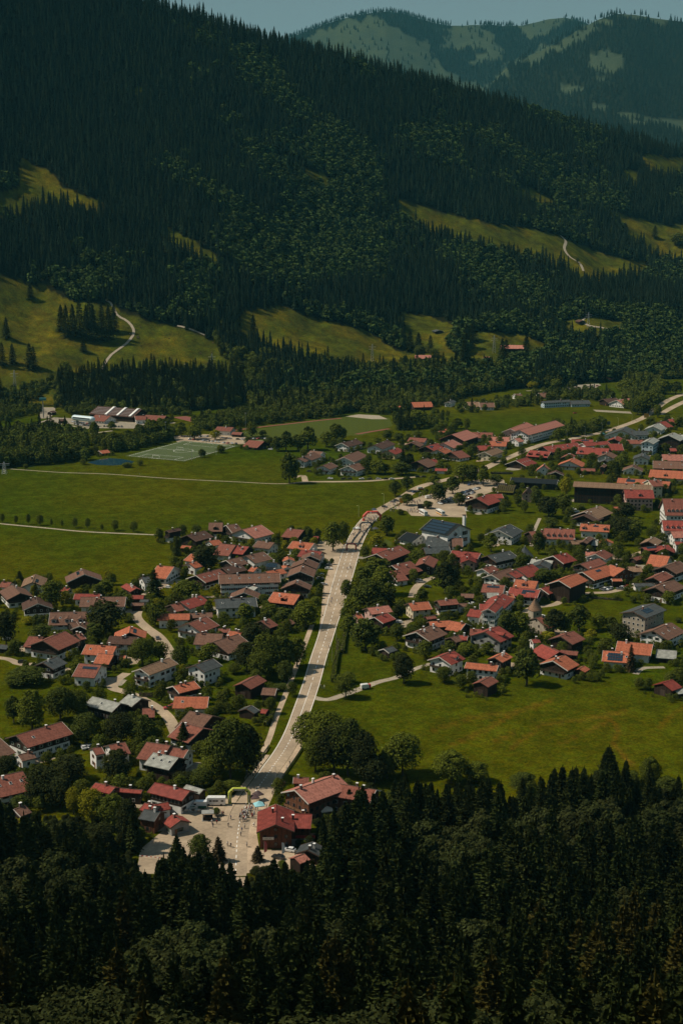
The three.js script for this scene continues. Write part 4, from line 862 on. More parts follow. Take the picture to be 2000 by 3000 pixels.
// tile, x, y of the top, y of the foot, width, kind: b broadleaf, y yellow green, d dark, s spruce, c slim column, l larch, a airy
const TL = `
e 185 530 660 110 s|e 480 600 900 210 b|e 335 620 860 66 s|e 975 600 765 150 b|e 900 640 760 120 b|e 980 780 1120 320 d|e 880 990 1200 180 b|e 1420 500 795 190 s|e 1130 700 790 130 b|e 1430 810 1050 150 b|e 260 950 1030 110 y|e 60 880 1215 170 d|e 380 1020 1165 200 b|e 140 1150 1315 110 b|e 1310 1130 1400 200 b|e 1470 1170 1365 140 b|e 1070 1120 1245 50 s|e 1180 920 1010 120 b|e 260 1400 1580 330 b|e 120 1470 1600 150 b
f 60 220 400 90 s|f 320 275 535 210 d|f 150 610 795 230 b|f 60 640 780 120 y|f 960 360 450 110 b|f 1000 155 272 22 c|f 1490 60 355 175 b|f 690 810 1015 170 b|f 350 780 930 100 b|f 350 1190 1375 160 b|f 90 1190 1425 170 b|f 1240 790 1055 220 b|f 910 830 965 160 b|f 1050 860 1000 180 b|f 760 990 1255 200 d|f 870 1070 1480 230 b|f 1020 1080 1470 250 b|f 1160 1100 1420 180 b|f 700 1150 1460 230 d|f 1050 1330 1560 160 b|f 830 1250 1540 200 b|f 580 1380 1485 100 b|f 1480 410 482 50 b|f 1330 770 850 100 b|f 430 650 745 60 y|f 30 390 500 90 b|f 240 110 190 90 b|f 450 60 130 90 b
g 20 60 290 90 b|g 415 0 215 150 b|g 320 190 340 130 y|g 320 390 600 250 b|g 250 580 905 250 b|g 430 600 850 170 b|g 150 640 905 180 b|g 700 335 485 150 b|g 950 385 745 230 d|g 1060 390 605 66 s|g 1080 610 712 90 b|g 1250 580 665 90 b|g 1180 590 685 60 b|g 740 670 830 150 a|g 520 830 985 100 d|g 645 1020 1125 120 b|g 510 1010 1180 120 b|g 220 940 1270 280 b|g 70 910 1105 150 b|g 770 1160 1355 150 b|g 990 1150 1305 140 b|g 1140 1190 1315 150 b|g 570 1260 1575 190 d|g 940 1400 1565 130 b|g 1510 870 1170 150 b|g 1370 150 365 150 b|g 1340 1170 1305 150 b|g 1230 1240 1320 110 b|g 60 1450 1570 130 b|g 1010 480 700 120 d|g 380 470 760 200 b|g 100 760 960 180 b|g 330 760 930 200 b|g 50 600 800 110 b|g 200 470 720 180 b|g 420 700 900 160 d|g 30 1000 1120 110 b
h 240 140 385 130 b|h 350 300 405 130 b|h 360 40 140 130 b|h 1030 30 250 200 d|h 1110 60 260 160 b|h 960 260 395 120 b|h 290 510 640 170 b|h 390 520 625 130 b|h 380 830 1135 240 d|h 610 790 1095 220 a|h 480 880 1120 150 b|h 790 920 1085 130 b|h 900 930 1085 150 b|h 980 1000 1195 180 d|h 720 1050 1170 130 y|h 330 1080 1195 140 y|h 130 1150 1590 270 a|h 60 890 1160 170 b|h 740 1300 1435 80 b|h 860 1150 1265 130 d|h 1085 1190 1465 110 l|h 1430 710 845 110 b|h 1240 740 825 70 b|h 950 740 805 70 b|h 1050 720 775 60 b|h 1110 760 835 70 b|h 1280 1140 1215 100 y|h 1520 960 1015 60 b|h 1530 1400 1570 130 b|h 220 420 500 60 b|h 560 180 240 40 b|h 1330 1180 1260 80 b|h 100 300 380 80 b
i 300 0 430 260 b|i 560 0 350 230 b|i 720 30 330 180 b|i 130 60 365 180 a|i 800 240 565 220 b|i 1120 230 590 230 d|i 1320 240 600 230 b|i 980 300 560 170 b|i 650 620 900 300 d|i 1080 560 905 260 d|i 400 720 1110 300 d|i 850 920 1310 190 y|i 1050 960 1340 260 b|i 680 920 1210 120 y|i 200 1000 1210 180 b|i 100 1210 1520 280 y|i 330 1250 1560 260 b|i 620 1200 1560 280 d|i 1280 880 945 150 b|i 60 650 850 180 d|i 560 800 1150 260 d|i 930 1250 1560 240 d|i 1180 980 1500 200 d|i 1230 1100 1560 160 s
j 550 250 900 330 b|j 700 290 870 280 d|j 400 420 830 230 b|j 120 335 605 150 s|j 380 640 905 200 b|j 290 760 960 180 b|j 120 800 950 160 d|j 920 110 285 90 b|j 1290 200 640 300 b|j 1440 200 700 300 b|j 1500 330 840 260 d|j 1330 420 820 200 b|j 1010 0 70 120 b|j 560 880 1010 170 b|j 380 960 1010 110 b|j 420 1140 1220 70 b|j 60 1370 1640 150 s|j 270 1350 1620 200 b|j 440 1385 1640 170 l|j 800 1480 1640 130 l|j 1400 1180 1560 140 s|j 1500 1100 1540 130 s
k 60 250 860 260 b|k 200 380 900 220 d|k 420 560 880 200 b|k 560 410 850 300 b|k 300 640 920 260 d|k 1010 570 920 300 b|k 1240 690 910 220 b|k 40 -115 140 170 b|k 70 950 1200 140 s|k 170 930 1180 90 s
l 870 530 1080 290 s|l 1260 620 1010 190 b|l 100 790 1010 240 b|l 1090 770 1000 170 b|l 1420 830 1050 220 b|l 590 930 1060 170 b
b 750 410 565 95 b|b 845 490 555 90 b|b 980 540 695 120 b|b 1060 470 695 150 b|b 1260 420 685 200 b|b 1430 500 655 120 b|b 1520 420 600 140 b|b 1090 670 990 170 b|b 410 490 592 100 y|b 220 440 585 140 b|b 290 665 752 70 b|b 460 630 712 90 b|b 100 400 560 120 b|b 1170 520 690 130 b
c 20 450 600 70 b|c 330 560 612 90 b|c 420 490 592 90 b|c 525 520 602 90 b|c 690 500 572 100 b|c 540 270 500 100 s|c 620 320 500 110 s|c 690 300 485 150 b|c 760 380 470 100 b|c 620 680 870 120 d|c 560 660 880 110 s|c 550 780 915 180 b|c 330 760 905 150 b|c 230 740 900 90 b|c 490 930 1112 130 a|c 600 890 1062 130 a|c 600 1060 1192 140 b|c 850 890 1002 140 b|c 890 960 1165 150 b|c 1020 890 1085 160 b|c 1110 790 985 180 b|c 1300 780 1012 130 b|c 1200 800 990 120 b|c 1420 900 1000 120 b|c 790 1140 1222 100 b|c 1080 1060 1192 120 b|c 1200 620 742 100 b|c 775 1020 1102 60 b|c 1150 380 500 60 b|c 1060 370 490 130 b|c 540 1220 1280 70 b|c 900 690 790 110 b|c 780 690 790 110 b|c 1400 740 800 90 b|c 400 800 900 90 b
d 490 910 1110 110 y|d 400 380 482 100 b|d 760 370 502 130 b|d 640 410 545 100 b|d 540 420 562 100 b|d 420 480 600 110 b|d 960 770 972 100 s|d 1010 710 835 120 b|d 330 1080 1305 200 d|d 470 1060 1262 160 b|d 220 1030 1190 110 b|d 1040 1150 1310 180 d|d 1120 1290 1400 150 b|d 960 1280 1420 160 d|d 80 180 275 110 b|d 170 130 255 36 c|d 230 150 235 32 c|d 380 150 225 90 b|d 480 160 235 90 b|d 400 20 122 110 b|d 550 10 135 110 b|d 180 50 122 90 y|d 760 110 225 120 b|d 1030 30 172 150 b|d 1130 20 172 150 b|d 1250 120 352 150 b|d 1150 190 362 120 b|d 1200 150 350 120 b|d 1330 250 385 80 b|d 1400 20 170 120 b|d 1500 30 170 130 b|d 1530 360 470 90 b|d 1270 370 430 70 b|d 850 160 230 70 b|d 1180 900 960 60 b|d 160 870 920 70 b|d 900 880 970 70 b|d 50 1080 1200 90 b|d 110 1130 1260 70 b|d 1440 1290 1380 90 b|d 620 1170 1230 90 b
a 870 380 615 110 b|a 1030 400 500 90 b|a 1390 380 600 130 b|a 1490 370 590 120 b|a 1290 430 620 120 b|a 1180 470 640 120 b|a 1040 500 690 150 b|a 960 490 640 110 b|a 770 760 818 60 b|a 240 805 862 44 b|a 1290 765 830 60 b|a 1170 795 845 90 b`.trim().split(/[|\n]/);
const KIND = { b: ['broadleaf_tree', 'green broadleaf tree'], y: ['lime_tree', 'yellow-green broadleaf tree'], d: ['dark_tree', 'large dark broadleaf tree'], s: ['spruce_tree', 'dark spruce'], c: ['column_tree', 'slim dark column-shaped tree'], l: ['larch_tree', 'thin brownish larch'], a: ['birch_tree', 'loose airy birch-like tree'] };
M.larch = new THREE.MeshLambertMaterial({ color: lin(0.05, 0.038, 0.018), vertexColors: true });
{
  const r = rng(5);
  for (const t of TL) {
    const [tile, xs, y0, y1, ws, k] = t.trim().split(/\s+/), [px, top] = tp(tile, +xs, +y0), [, foot] = tp(tile, +xs, +y1), p = onPlane(px, Math.min(foot, 2620), 0);
    p[1] = landH(p[0], p[2]);
    const dep = toPhoto(p[0], p[1], p[2])[2], h = (foot - top) / FPX * dep * 0.97, wd = +ws / 3.136 / FPX * dep, q = r(), near = p[2] > -640;
    let o;
    if (k === 's' || k === 'l') o = spruceThing(KIND[k][0], k === 'l' ? MIDSP[0] : near ? NEARSP[Math.floor(q * 3)][0] : MIDSP[q < 0.5 ? 0 : 1], '', null, p, h / 20, wd / 6.6, q * 6.28, k === 'l' ? M.larch : M.spruce);
    else if (k === 'c') o = spruceThing(KIND[k][0], MIDSP[1], '', null, p, h / 20, wd / 6.5, q * 6.28);
    else { const geo = near ? (k === 'a' ? BROAD[2] : NEARBR[q < 0.5 ? 0 : 1]) : k === 'a' ? BROAD[2] : BROAD[Math.floor(q * 4)]; o = broadThing(KIND[k][0], geo, M.leaf[k === 'y' ? 3 : k === 'd' ? 4 : k === 'a' ? 2 : Math.floor(r() * 3)], '', null, p, h / 10, wd * 1.18 / 7.6, q * 6.28); }
    TREES.push({ o, look: KIND[k][1], px, py: foot, h }); PLANT.push([p[0], p[2], wd / 2]);
  }
  // young trees along the farm track
  for (const [x, h, w] of [[25, 95, 60], [150, 85, 48], [263, 110, 55], [372, 110, 80], [476, 90, 40], [572, 80, 46], [690, 105, 70], [808, 110, 60], [938, 60, 44], [1060, 110, 85], [1228, 110, 90]]) {
    const y = 104 + (x / 1430) * 100 - 6, [px, foot] = tp('e', x, y), p = onPlane(px, foot, 0), dep = toPhoto(p[0], 0, p[2])[2], hh = h / 3.136 / FPX * dep;
    const o = broadThing('young_tree', BROAD[Math.floor(r() * 4)], M.leaf[1], '', 'young trees along the farm track', p, hh / 10, w / 3.136 / FPX * dep / 8.6, r() * 6.28); TREES.push({ o, look: 'small young tree on the grass beside the pale farm track', px, py: foot, h: hh, fixed: 'young trees along the farm track' });
  }
  // lone spruces and clumps on the hill meadows
  for (const [px, foot, h, w] of [[90, 875, 50, 28], [20, 990, 62, 32], [8, 1070, 70, 30], [38, 1065, 60, 30], [88, 1078, 75, 34], [100, 1082, 70, 30], [245, 1030, 42, 26], [742, 1005, 85, 36], [1916, 695, 36, 22], [700, 985, 55, 30], [180, 970, 80, 34], [195, 985, 95, 36], [215, 988, 100, 36], [235, 985, 110, 38], [255, 995, 105, 36], [275, 1000, 110, 38], [300, 1000, 115, 38], [320, 995, 105, 36], [335, 975, 85, 34], [265, 960, 100, 36], [1260, 1030, 50, 26], [1180, 1015, 60, 30], [1200, 1030, 66, 34], [1225, 1032, 60, 34], [1160, 1015, 50, 30], [1340, 1020, 66, 36], [1365, 1022, 74, 40], [1385, 1000, 60, 34], [1360, 1090, 110, 50], [1470, 1050, 60, 34], [1480, 1062, 70, 40], [1540, 1040, 60, 36], [0, 1160, 60, 30]]) {
    const p = onLand(px, foot), dep = toPhoto(...p)[2], o = spruceThing('spruce_tree', MIDSP[r() < 0.5 ? 0 : 1], '', null, p, h / FPX * dep / 20, w / FPX * dep / 6.4, r() * 6.28); TREES.push({ o, look: 'dark spruce on the hill meadow', px, py: foot, h });
  }
  for (const [px, foot, h, w] of [[195, 1120, 68, 42], [690, 1050, 40, 40], [705, 1060, 50, 50], [735, 1070, 44, 50], [760, 1085, 50, 54], [800, 1100, 56, 60], [840, 1105, 50, 60], [780, 1060, 46, 46], [820, 1080, 44, 50], [1985, 720, 40, 46], [1170, 955, 34, 34], [1230, 1045, 36, 40], [1270, 1045, 26, 34], [860, 1075, 40, 48], [1690, 770, 18, 14]]) {
    const p = onLand(px, foot), dep = toPhoto(...p)[2], o = broadThing('broadleaf_tree', BROAD[Math.floor(r() * 4)], M.leaf[Math.floor(r() * 3)], '', null, p, h / FPX * dep / 10, w / FPX * dep / 7.4, r() * 6.28); TREES.push({ o, look: 'round green tree on the hill meadow', px, py: foot, h });
  }
}
{ // belts of woodland on the valley floor
  const r = rng(91), B = [
    [[[170, 1175], [300, 1165], [430, 1158], [700, 1155], [720, 1172], [690, 1196], [560, 1205], [300, 1208], [190, 1200]], 0.62, 5.2, 1.0],
    [[[700, 1160], [900, 1140], [1300, 1125], [1500, 1125], [1640, 1118], [1640, 1134], [1500, 1140], [1400, 1158], [1330, 1172], [1150, 1182], [1010, 1212], [880, 1212], [740, 1196]], 0.18, 6, 1],
    [[[560, 1240], [700, 1212], [1000, 1198], [1000, 1222], [900, 1230], [700, 1252], [600, 1266]], 0.05, 6.2, 0.8],
    [[[-40, 1280], [60, 1275], [180, 1275], [250, 1290], [255, 1350], [130, 1362], [-40, 1376]], 0.04, 6, 1],
    [[[0, 1185], [160, 1172], [195, 1178], [170, 1200], [110, 1212], [0, 1242]], 0.05, 6, 0.7],
    [[[1640, 1100], [2060, 1080], [2060, 1108], [1940, 1112], [1900, 1106], [1760, 1112], [1650, 1122]], 0.15, 6, 1],
    [[[1005, 1190], [1180, 1178], [1330, 1165], [1340, 1185], [1290, 1190], [1180, 1210], [1140, 1216], [1010, 1205]], 0.08, 6, 0.8],
    [[[1330, 1192], [1560, 1172], [1575, 1188], [1400, 1210], [1330, 1212]], 0.05, 9, 0.7], [[[1560, 1158], [1720, 1150], [1800, 1162], [1790, 1180], [1700, 1172], [1570, 1178]], 0.1, 8, 0.75], [[[1825, 1112], [1930, 1118], [1940, 1175], [1885, 1212], [1830, 1205]], 0.05, 6.5, 0.95], [[[1145, 1222], [1250, 1216], [1330, 1220], [1290, 1250], [1180, 1262], [1150, 1245]], 0.05, 9, 0.6], [[[1620, 1262], [1770, 1245], [1775, 1262], [1640, 1284]], 0.05, 7, 0.75],
    [[[255, 1290], [330, 1305], [430, 1288], [520, 1268], [530, 1285], [400, 1318], [310, 1330]], 0.0, 6, 0.85],
    [[[190, 1205], [420, 1205], [560, 1210], [560, 1218], [420, 1214], [200, 1216]], 0.0, 5, 0.6],
    [[[560, 1098], [560, 1095], [690, 1130], [780, 1150], [760, 1162], [650, 1140]], 0.2, 6, 0.8]
  ];
  const sp = [[], []], br = [[], []];
  for (const [ring, fs, gap, sc] of B) {
    const w = ring.map(([x, y]) => { const p = onPlane(x, y, 0); return [p[0], p[2]]; }), xs = w.map(p => p[0]), zs = w.map(p => p[1]);
    for (let x = Math.min(...xs); x < Math.max(...xs); x += gap) for (let z = Math.min(...zs); z < Math.max(...zs); z += gap) {
      const X = x + (r() - 0.5) * gap * 0.9, Z = z + (r() - 0.5) * gap * 0.9, q = r();
      if (!inside(w, X, Z) || !clearOf(X, Z, 2)) continue;
      const h = landH(X, Z);
      if (q < fs) { const s = (0.75 + 0.55 * r()) * sc; sp[r() < 0.5 ? 0 : 1].push([X, h - 0.3, Z, s, s * (0.8 + 0.3 * r())]); } else br[r() < 0.5 ? 0 : 1].push([X, h - 0.3, Z, (0.9 + 0.8 * r()) * sc, (0.9 + 0.5 * r()) * sc]);
    }
  }
  M.leafBelt = new THREE.MeshLambertMaterial({ color: lin(0.075, 0.09, 0.016), vertexColors: true });
  const bl = [broadCrown(241, 700, 0.5), broadCrown(242, 700, 0.5, { rad: 4.2, lobes: 16, low: 1 })];
  scatter('woodland_belt', 'dark spruces standing in the tree belts across the valley floor', 'woodland', MIDSP[0], M.spruce, sp[0]);
  scatter('woodland_belt', 'spruces mixed into the woodland at the hill foot', 'woodland', MIDSP[1], M.spruce, sp[1]);
  scatter('woodland_belt', 'broadleaf woodland belts behind the sports grounds', 'woodland', bl[0], M.leafBelt, br[0], 0.35);
  scatter('woodland_belt', 'broadleaf trees crowding the valley woods', 'woodland', bl[1], M.leafBelt, br[1], 0.35);
}
{ // the wood on the near slope, from the foot of the hill up towards the viewer
  const r = rng(61), all = [];
  for (let D = 150; D < 504; D += 7.2) for (let x = -0.31 * D - 10; x < 0.31 * D + 10; x += 7.2) {
    const X = x + (r() - 0.5) * 5.5, Z = -D + (r() - 0.5) * 5.5, q = r(), q2 = r(), q3 = r();
    const h = landH(X, Z), [px, py] = toPhoto(X, h, Z);
    if (-Z > 430 && px < 985 || -Z > 476 && px > 1420) continue;
    let H = 23 + 11 * q2;
    const edge = -Z; // keep the inn, the forecourt and the road in view
    const [, ty] = toPhoto(X, h + H, Z);
    const lim = table([[0, 2330], [250, 2420], [380, 2500], [430, 2540], [520, 2470], [640, 2490], [720, 2560], [800, 2500], [880, 2540], [940, 2500], [975, 2390], [1030, 2300], [1120, 2270], [1400, 2270], [1500, 2290], [1760, 2190], [2000, 2280]])(px) + q3 * 60;
    if (ty < lim) { const want = (lim - ty) / FPX * -Z * 1.03; H -= want; if (H < 9) continue; }
    if (!clearOf(X, Z, 2.5)) continue;
    const bl = fbm(X / 34 + 2, Z / 34 + 7, 3) > 0.6;
    all.push({ X, Z, h, H, bl, d: -Z, px, ty });
  }
  const sc = t => t.H / t.d; all.sort((a, b) => sc(b) - sc(a));
  let ns = 0, nb = 0; const rest = [[], [], [], []];
  for (const t of all) {
    const q = r();
    if (!t.bl && ns < 265) { ns++; const v = NEARSP[Math.floor(q * 3)]; spruceThing('forest_spruce', v[0], 'dark spruce crowded in the shaded wood on the near slope', 'spruces of the wood on the near slope', [t.X, t.h - 0.3, t.Z], t.H / 20, t.H / 20 * (0.95 + 0.35 * r()), r() * 6.28, r() < 0.3 ? M.spruceOlive : M.spruce); }
    else if (t.bl && nb < 90) { nb++; broadThing('forest_beech', NEARBR[q < 0.5 ? 0 : 1], M.leaf[4], 'broadleaf tree with pale leaf edges among the near slope spruces', 'broadleaf trees of the wood on the near slope', [t.X, t.h - 0.3, t.Z], t.H * 0.78 / 10, t.H * 0.7 / 10, r() * 6.28); }
    else { const k = t.bl ? 2 : q < 0.5 ? 0 : 1; rest[k].push(t.bl ? [t.X, t.h - 0.3, t.Z, t.H * 0.078, t.H * 0.07] : [t.X, t.h - 0.3, t.Z, t.H / 20, t.H / 20 * (0.95 + 0.35 * r())]); }
  }
  scatter('near_forest', 'spruces further back in the dark near wood', 'forest', NEARSP[0][0], M.spruce, rest[0]);
  scatter('near_forest', 'spruce tops behind the front row of the near wood', 'forest', NEARSP[1][0], M.spruce, rest[1]);
  scatter('near_forest', 'broadleaf trees further back in the near wood', 'forest', NEARBR[0], M.leaf[4], rest[2]);
  // low growth that hides the forest floor
  const under = []; for (let k = 0; k < 5200; k++) { const D = 200 + 260 * Math.sqrt(r()), X = (r() - 0.5) * 0.64 * D, Z = -D; if (!clearOf(X, Z, 1.5)) continue; const [px] = toPhoto(X, landH(X, Z), Z); under.push([X, landH(X, Z) - 0.2, Z, 0.14 + 0.24 * r(), 0.18 + 0.25 * r()]); }
  scatter('undergrowth', 'low bushes under the trees of the near wood', 'undergrowth', NEARBR[1], M.leaf[4], under);
}
{ // small garden trees between the houses
  const r = rng(144); let n = 0; const rest = [];
  for (const [cx, cz, dx, dz, hl, w] of footprints) {
    if (cz < -1500) continue;
    for (let k = 0; k < 11; k++) {
      const a = r() * 6.28, u = Math.cos(a) * (hl + 3 + 5 * r()), v = Math.sin(a) * (w + 3 + 5 * r()), x = cx + u * dx - v * dz, z = cz + u * dz + v * dx, s = (0.42 + (cz < -820 ? 0.6 : 0.42) * r()) * (z > cz + 1 ? 0.62 : 1), q = r();
      if (!clearOf(x, z, 2.4) || PLANT.some(p => (p[0] - x) ** 2 + (p[1] - z) ** 2 < (p[2] + 0.8) ** 2)) continue;
      PLANT.push([x, z, 2]); const [px, py] = toPhoto(x, 0, z);
      if (px < -60 || px > 2060 || (px > 1200 && py > 2030)) continue;
      if (n++ < 240) { const o = broadThing('garden_tree', BROAD[Math.floor(q * 4)], M.leaf[Math.floor(r() * 3.4)], '', null, [x, 0, z], s, s * (0.8 + 0.4 * r()), r() * 6.28); TREES.push({ o, look: 'small garden tree', px, py, h: 5 }); }
      else rest.push([x, 0, z, s, s]);
    }
  }
  scatter('garden_trees', 'small garden trees among the farther village houses', 'trees', BROAD[3], M.leaf[0], rest);
}
{ // shrubs and hedging between the houses
  const r = rng(44), list = [];
  for (const f of footprints) {
    const [cx, cz, dx, dz, hl, w] = f; if (cz < -1500) continue;
    for (let k = 0; k < 16; k++) {
      const a = r() * 6.28, u = Math.cos(a) * (hl + 1.2 + 5 * r()), v = Math.sin(a) * (w + 1.5 + 5 * r()), x = cx + u * dx - v * dz, z = cz + u * dz + v * dx; if (clearOf(x, z, 1.2)) list.push([x, z, r()]);
    }
  }
  const grp = 'garden shrubs between the village houses'; let n = 0; const rest = [], rest2 = [];
  list.sort((a, b) => b[1] - a[1]);
  for (const [x, z, q] of list) {
    const s = 0.2 + 0.3 * r() * q, k = q < 0.5 ? 0 : 1;
    if (n < 290) { n++; const o = thing('garden_shrub', 'rounded green garden shrub between the village houses', 'shrub', [x, 0, z], r() * 6.28, grp); mesh('foliage', BUSH[k], M.leaf[Math.floor(r() * 3.3)], o); mesh('stem', TRUNK[0], M.bark, o).scale.set(0.6, 0.45, 0.6); o.scale.set(s, s * (0.8 + 0.6 * q), s); }
    else (k ? rest : rest2).push([x, 0, z, s * 1.2, s * 1.1]);
  }
  scatter('hedge_planting', 'bushes and hedges around the farther village houses', 'bushes', BUSH[0], M.leaf[1], rest); scatter('hedge_planting', 'darker garden bushes around the farther houses', 'bushes', BUSH[1], M.leaf[0], rest2);
}
// ---------------------------------------------------------------- special pieces of buildings
const byLabel = s => HOUSES.find(h => h.special && h.special.includes(s));
{
  const hall = byLabel('community hall').o; // tower-like chimney and round emblem on the gable towards the viewer
  const p = onPlane(...tp('g', 1122, 260), 0), q = hall.worldToLocal(V(p[0], 0, p[2])), c = mesh('chimney_tower', merge([bx(0, 8, 0, 1.7, 17, 1.5), bx(0, 4.5, 0, 2.1, 9, 1.6)]), wallMat('W'), hall); c.position.set(q.x, 0, q.z); c.userData.label = 'tall white chimney tower';
  box('chimney_cap', hall, M.fascia[0], q.x, 16.9, q.z, 2.2, 0.4, 2.0);
  const face = footprints[HOUSES.indexOf(byLabel('community hall'))], sx = -Math.sign(0.0001 + face[0] * face[2] + face[1] * face[3]), L = face[4] - 1.0;
  const em = mesh('emblem', merge([new THREE.TorusGeometry(1.25, 0.32, 8, 20, Math.PI).rotateZ(Math.PI).rotateY(Math.PI / 2), new THREE.SphereGeometry(0.55, 10, 8).scale(0.4, 1.3, 1).translate(0, 0.3, 0), bx(0, -0.4, 0, 0.3, 0.35, 2.2)]), M.fascia[0], hall); em.position.set(sx * (L + 0.15), 9.2, sx * 3.4); em.userData.label = 'dark round emblem on the white gable';
  for (let k = 0; k < 3; k++) for (const y of [4.2, 8.4]) { const w = box('hall_window', hall, M.glass, sx * (L + 0.05), y, sx * (-4 - k * 1.7), 1.4, 2.4, 0.12, Math.PI / 2); }
  const hw2 = footprints[HOUSES.indexOf(byLabel('community hall'))], tilt = Math.atan(0.45), W2 = hw2[5];
  for (const sd of [-1, 1]) for (let k = 0; k < 4; k++) { const v = W2 * (0.14 + 0.235 * k), m = mesh('roof_panel_row', BOX, M.solar, hall); m.position.set(-sx * 0.6, 15 - v * 0.45 + 0.12, sd * v); m.rotation.x = sd * tilt; m.scale.set(L * 1.75, 0.12, W2 * 0.2); }
  // raised strips on the sports hall roof
  const sh = byLabel('sports hall roof with three').o, f = footprints[HOUSES.indexOf(byLabel('sports hall roof with three'))];
  for (const x of [-0.12, 0.14, 0.42]) for (const s of [-1, 1]) { const m = mesh('raised_strip', BOX, M.cap, sh); m.position.set(x * 2 * f[4], 12 - f[5] * 0.42 / 2 + 0.5, s * f[5] / 2); m.rotation.x = s * Math.atan(0.42); m.scale.set(2.4, 0.9, Math.hypot(f[5], f[5] * 0.42) * 0.96); }
  for (let k = 1; k < 6; k++) for (const s of [-1, 1]) { const m = mesh('roof_rib', BOX, M.alu, sh); const v = f[5] * k / 6; m.position.set(-0.08 * f[4], 12 - v * 0.42 + 0.1, s * v); m.rotation.x = s * Math.atan(0.42); m.scale.set(f[4] * 1.75, 0.1, 0.35); }
  // signboard on the chalet, balcony flowers on the inn
  const ch = byLabel('white signboard'), fc = footprints[HOUSES.indexOf(ch)], sc = -Math.sign(fc[0] * fc[2] + fc[1] * fc[3]);
  const sb = box('signboard', ch.o, M.cap, sc * (fc[4] - 1.0), 3.6, sc > 0 ? 2.4 : -2.4, 3.6, 0.95, 0.12, Math.PI / 2);
  const cv = document.createElement('canvas'); cv.width = 256; cv.height = 64; const g = cv.getContext('2d'); g.fillStyle = '#d8d4c8'; g.fillRect(0, 0, 256, 64); g.fillStyle = '#33302c'; // little mountain silhouettes over a row of marks
  for (const [x, w, h] of [[40, 34, 16], [88, 26, 20], [150, 40, 16]]) { g.beginPath(); g.moveTo(x, 34); g.lineTo(x + w / 2, 34 - h); g.lineTo(x + w, 34); g.lineTo(x + w * 0.6, 30); g.fill(); }
  for (let k = 0; k < 26; k++) g.fillRect(20 + k * 8, 42, 5, 9);
  const tx = new THREE.CanvasTexture(cv); tx.colorSpace = THREE.SRGBColorSpace; const pm = std(0xffffff, { map: tx });
  const pl = mesh('sign_print', new THREE.PlaneGeometry(3.5, 0.9), pm, ch.o); pl.position.copy(sb.position); pl.position.x += sc * 0.075; pl.rotation.y = sc * Math.PI / 2;
  M.flower = [std(lin(0.45, 0.04, 0.05)), std(lin(0.55, 0.22, 0.03))];
}
function spireTower(px, py, base, h, spire, roofM, wallM, label) {
  const p = onPlane(px, py, 0), o = thing('spire_tower', label, 'tower', p, 0.4); mesh('wall', bx(0, h / 2, 0, base, h, base), wallM, o);
  const s = mesh('spire', new THREE.ConeGeometry(base * 0.82, spire, 4).rotateY(Math.PI / 4), roofM, o); s.position.y = h + spire / 2; const b = mesh('finial', new THREE.SphereGeometry(0.25, 8, 6), M.alu, o); b.position.y = h + spire + 0.15;
  box('window', o, M.glass, 0, h * 0.7, base / 2 + 0.03, 0.9, 1.2, 0.1);
}
spireTower(...tp('h', 205, 1000), 5, 6, 6.5, roofMat('t', false, 0.4), wallMat('B'), 'small beige tower with steep pointed grey-brown spire roof, right village');
spireTower(...tp('h', 112, 470), 7, 4.5, 6, roofMat('g', false, 0.9), wallMat('W'), 'white building with grey pyramid roof behind the right village roofs');
{ // cable car station: a pale tube on a pillar
  const a = onPlane(...tp('a', 672, 395), 6), b = onPlane(...tp('a', 866, 415), 6), dx = b[0] - a[0], dz = b[2] - a[2], L = Math.hypot(dx, dz), o = thing('cable_car_station', 'pale blue tube-shaped cable car station beside the sports hall', 'station', [(a[0] + b[0]) / 2, 0, (a[2] + b[2]) / 2], Math.atan2(-dz, dx));
  const body = new THREE.CapsuleGeometry(3.4, L - 6, 4, 14).rotateZ(Math.PI / 2).scale(1, 0.85, 1).translate(0, 7.2, 0); mesh('shell', body, std(lin(0.5, 0.62, 0.66), { roughness: 0.4 }), o); box('window_band', o, M.glass, 0, 7.8, 3.2, L * 0.8, 1.1, 0.5);
  for (const s of [-0.3, 0.3]) box('pillar', o, wallMat('G'), s * L, 2.2, 0, 1.6, 5, 2.4);
  const c = thing('cable_car_pylon', 'grey pylon with teal cabin top beside the gravel lot', 'pylon', onPlane(...tp('a', 402, 388), 0)); mesh('mast', bar([0, 0, 0], [0, 19, 0], 0.7, 8, 0.5), wallMat('G'), c); box('cabin', c, std(lin(0.06, 0.2, 0.2)), 0, 20, 0, 7, 2.6, 3);
}
{ // timber frames on the planted roof beside the square
  const f = footprints[HOUSES.findIndex(h => h.roof === 'green planted')], o = HOUSES.find(h => h.roof === 'green planted').o;
  for (let k = 0; k < 9; k++) for (const s of [-1, 1]) { const m = mesh('roof_batten', BOX, M.timber, o); m.position.set((k / 8 - 0.5) * 1.9 * f[4], 6 - f[5] * 0.16 + 0.2, s * f[5] / 2); m.rotation.x = s * 0.33; m.scale.set(0.5, 0.25, f[5]); }
}
